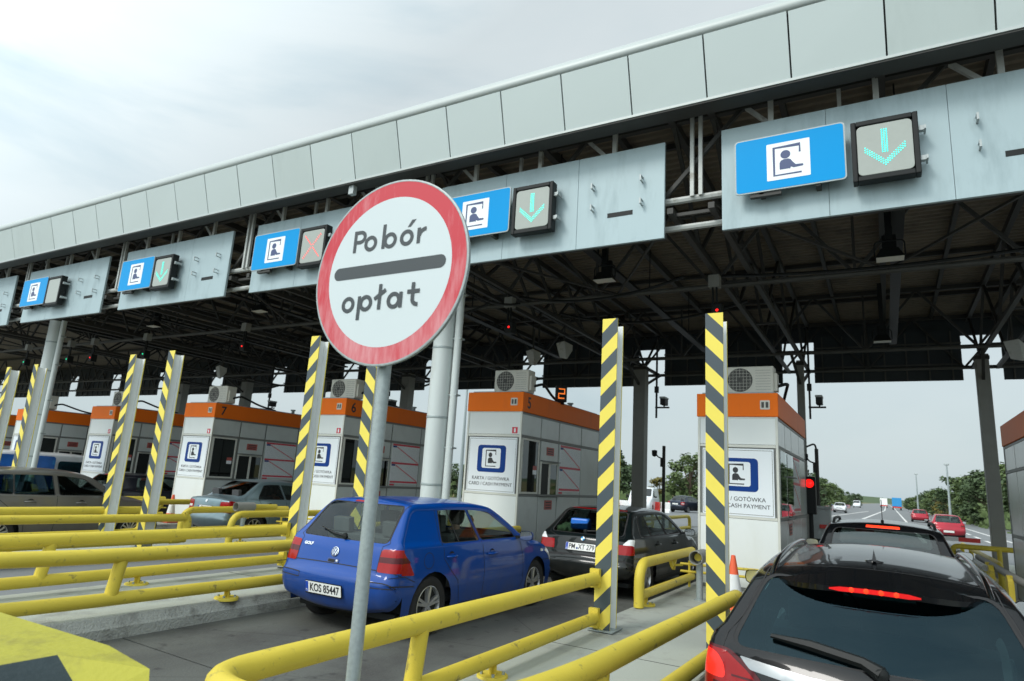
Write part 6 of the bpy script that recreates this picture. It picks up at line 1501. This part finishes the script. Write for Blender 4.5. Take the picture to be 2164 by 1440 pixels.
def tree_mesh(kind, h, seed):
    rnd = random.Random(seed); root = thing('tree', 'tree', 'tree', (0, 0, -50)); mat = ('leaf_dark', 'leaf_mid', 'leaf_yellow')[kind % 3]
    conifer = kind == 3; mat = 'leaf_dark' if conifer else mat
    m = MB(); m.tube([(0, 0, 0), (.05*h*.1, 0, h*.3), (0, .02*h, h*.62), (0, 0, h*.9)], .1, 'trunk', 8, rs=[h*.028, h*.02, h*.012, h*.004])
    cl = []
    if conifer:
        for i in range(46):
            z = h*(.10+.9*(i/46)); rr = h*.26*(1-i/46)**.8+.05; a = i*2.4; cl.append((Vector((math.cos(a)*rr*.7, math.sin(a)*rr*.7, z)), rr*.55))
    else:
        for i in range(34):
            a = rnd.random()*2*PI; z = rnd.uniform(.18, .97); rr = h*.30*math.sqrt(max(.05, 1-((z-.52)/.5)**2))*rnd.uniform(.35, 1.05)
            p = Vector((math.cos(a)*rr, math.sin(a)*rr, h*z)); cl.append((p, h*rnd.uniform(.07, .13)))
            if i < 12: m.tube([(0, 0, h*max(.15, z*.55)), tuple(p*.6+Vector((0, 0, h*z*.35))), tuple(p)], .03, 'trunk', 5, rs=[h*.010, h*.006, h*.002])
    m.build('trunk', root, smooth=50)
    m = MB(); V = []; F = []
    for p, r in cl:
        for j in range(80 if not conifer else 46):
            d = Vector((rnd.gauss(0, 1), rnd.gauss(0, 1), rnd.gauss(0, .8))).normalized()*r*rnd.random()**.45; q = p+d
            n = (d.normalized()+Vector((rnd.gauss(0, .6), rnd.gauss(0, .6), rnd.gauss(.4, .6)))).normalized(); a = n.orthogonal().normalized(); b = n.cross(a); s = h*rnd.uniform(.016, .034)
            th = rnd.random()*6; a, b = a*math.cos(th)+b*math.sin(th), b*math.cos(th)-a*math.sin(th)
            o = len(V); V += [q-a*s-b*s*.5, q+a*s*.1-b*s*.7, q+a*s+b*s*.1, q+a*s*.1+b*s*.7]; F.append((o, o+1, o+2, o+3))
    m.add(V, F, mat); m.build('crown', root, recalc=False)
    return root

def trees():
    protos = [tree_mesh(0, 7, 1), tree_mesh(1, 7, 2), tree_mesh(2, 6, 3), tree_mesh(3, 8, 4), tree_mesh(0, 6.5, 9)]
    KN = ['dark green', 'mid green', 'yellowing', 'dark conifer', 'broad dark green']
    spots = []
    R_ = [(13.5, 82, 0, 1.02), (11.8, 90, 1, 1.1), (14, 98, 2, 1.05), (11.2, 104, 4, 1.15), (16.5, 88, 4, .95), (10.2, 112, 1, 1.0), (9.2, 122, 0, 1.05), (8.8, 134, 2, .8), (8.2, 146, 1, .8), (8, 160, 0, .8), (7.6, 180, 4, .75), (7.4, 205, 1, .7), (7.2, 240, 0, .7), (18, 78, 1, 1), (20, 92, 2, 1.1), (15, 108, 0, 1.1), (13, 118, 4, 1.1), (7, 290, 4, .7), (12, 128, 1, 1.0), (12.6, 86, 4, .9), (10.6, 96, 0, .95), (12.5, 101, 1, .85), (9.9, 117, 4, .85), (9.6, 108, 1, .7), (15, 84, 1, .9), (17.5, 95, 0, 1), (8.6, 140, 4, .75), (8.1, 153, 0, .7), (7.9, 170, 1, .7), (11.2, 93, 2, .62)]
    for i, s in enumerate(R_): spots.append(s+('right of the highway', ))
    L_ = [(-10.2, 92, 0, .95), (-9.4, 104, 4, .9), (-8.9, 120, 1, .8), (-12, 88, 1, 1.0), (-10.6, 140, 0, .75), (-9.5, 165, 1, .7), (-9.5, 200, 4, .7), (-9, 250, 0, .7)]
    for s in L_: spots.append(s+('left of the far highway', ))
    M_ = [(-19.4, 76, 1, .95), (-17.6, 78, 4, .75), (-21.6, 80, 0, .6), (-24.2, 80, 2, .62), (-25.2, 68, 3, .85), (-27.2, 74, 0, .8), (-22.8, 92, 4, .8), (-29, 70, 4, .6)]
    for s in M_: spots.append(s+('beyond the road barriers', ))
    W_ = [(-43, 64, 0, .62), (-40.5, 66, 1, .6), (-46, 66, 4, .6), (-38, 70, 2, .55)]
    for s in W_: spots.append(s+('between the white column and booth 5', ))
    used = set()
    words = ['nearest', 'second', 'third', 'fourth', 'fifth', 'sixth', 'seventh', 'eighth', 'ninth']
    cnt = {}
    for x, y, k, s, where in spots:
        key = (k, where); cnt[key] = cnt.get(key, 0)+1
        lab = '%s tree %s, %s of its kind' % (KN[k], where, words[min(cnt[key]-1, 8)])
        z = g(x)-.1
        if k not in used: used.add(k); t = protos[k]; t.location = (x, y, z); t['label'] = lab
        else: t = copy_tree(protos[k]); t.location = (x, y, z); t['label'] = lab
        t.rotation_euler = (0, 0, random.random()*6.28); hs = .92 if 'right' in where else .92; t.scale = (s*random.uniform(1.15, 1.45), s*random.uniform(1.15, 1.45), s*hs); t['group'] = 'trees '+where
    hills = MB(); V = []; F = []; n = 60
    for i in range(n+1):
        x = -3000+100*i; hh = 12+9*math.sin(i*.5)+6*math.sin(i*1.3+1); V += [(x, 2500, -3), (x, 2700, hh*.9), (x, 3300, -3)]
    for i in range(n): F += [(3*i, 3*i+3, 3*i+4, 3*i+1), (3*i+1, 3*i+4, 3*i+5, 3*i+2)]
    hills.add(V, F, 'leaf_dark'); tag(hills.build('hills'), kind='structure')
    # scrub band in front of the trees
    rnd = random.Random(5); m = MB(); V = []; F = []
    for _ in range(5000):
        if rnd.random() < .5: y = rnd.uniform(66, 160); x = rnd.uniform(8.6, 22) if rnd.random() < .6 else rnd.uniform(-32, -17)
        else: y = rnd.uniform(62, 90); x = rnd.uniform(-50, -20)
        z = g(x)+rnd.random()**1.5*1.6; s = rnd.uniform(.15, .35); a = rnd.random()*PI; o = len(V)
        V += [(x-s*math.cos(a), y-s*math.sin(a), z-s*.6), (x+s*math.cos(a), y+s*math.sin(a), z-s*.4), (x+s*.6*math.cos(a), y+s*.6*math.sin(a), z+s), (x-s*.7*math.cos(a), y-s*.7*math.sin(a), z+s*.8)]; F.append((o, o+1, o+2, o+3))
    m.add(V, F, 'leaf_mid'); tag(m.build('undergrowth', recalc=False), 'low green scrub in front of the distant trees', 'undergrowth', kind='stuff')
far_stuff(); trees()
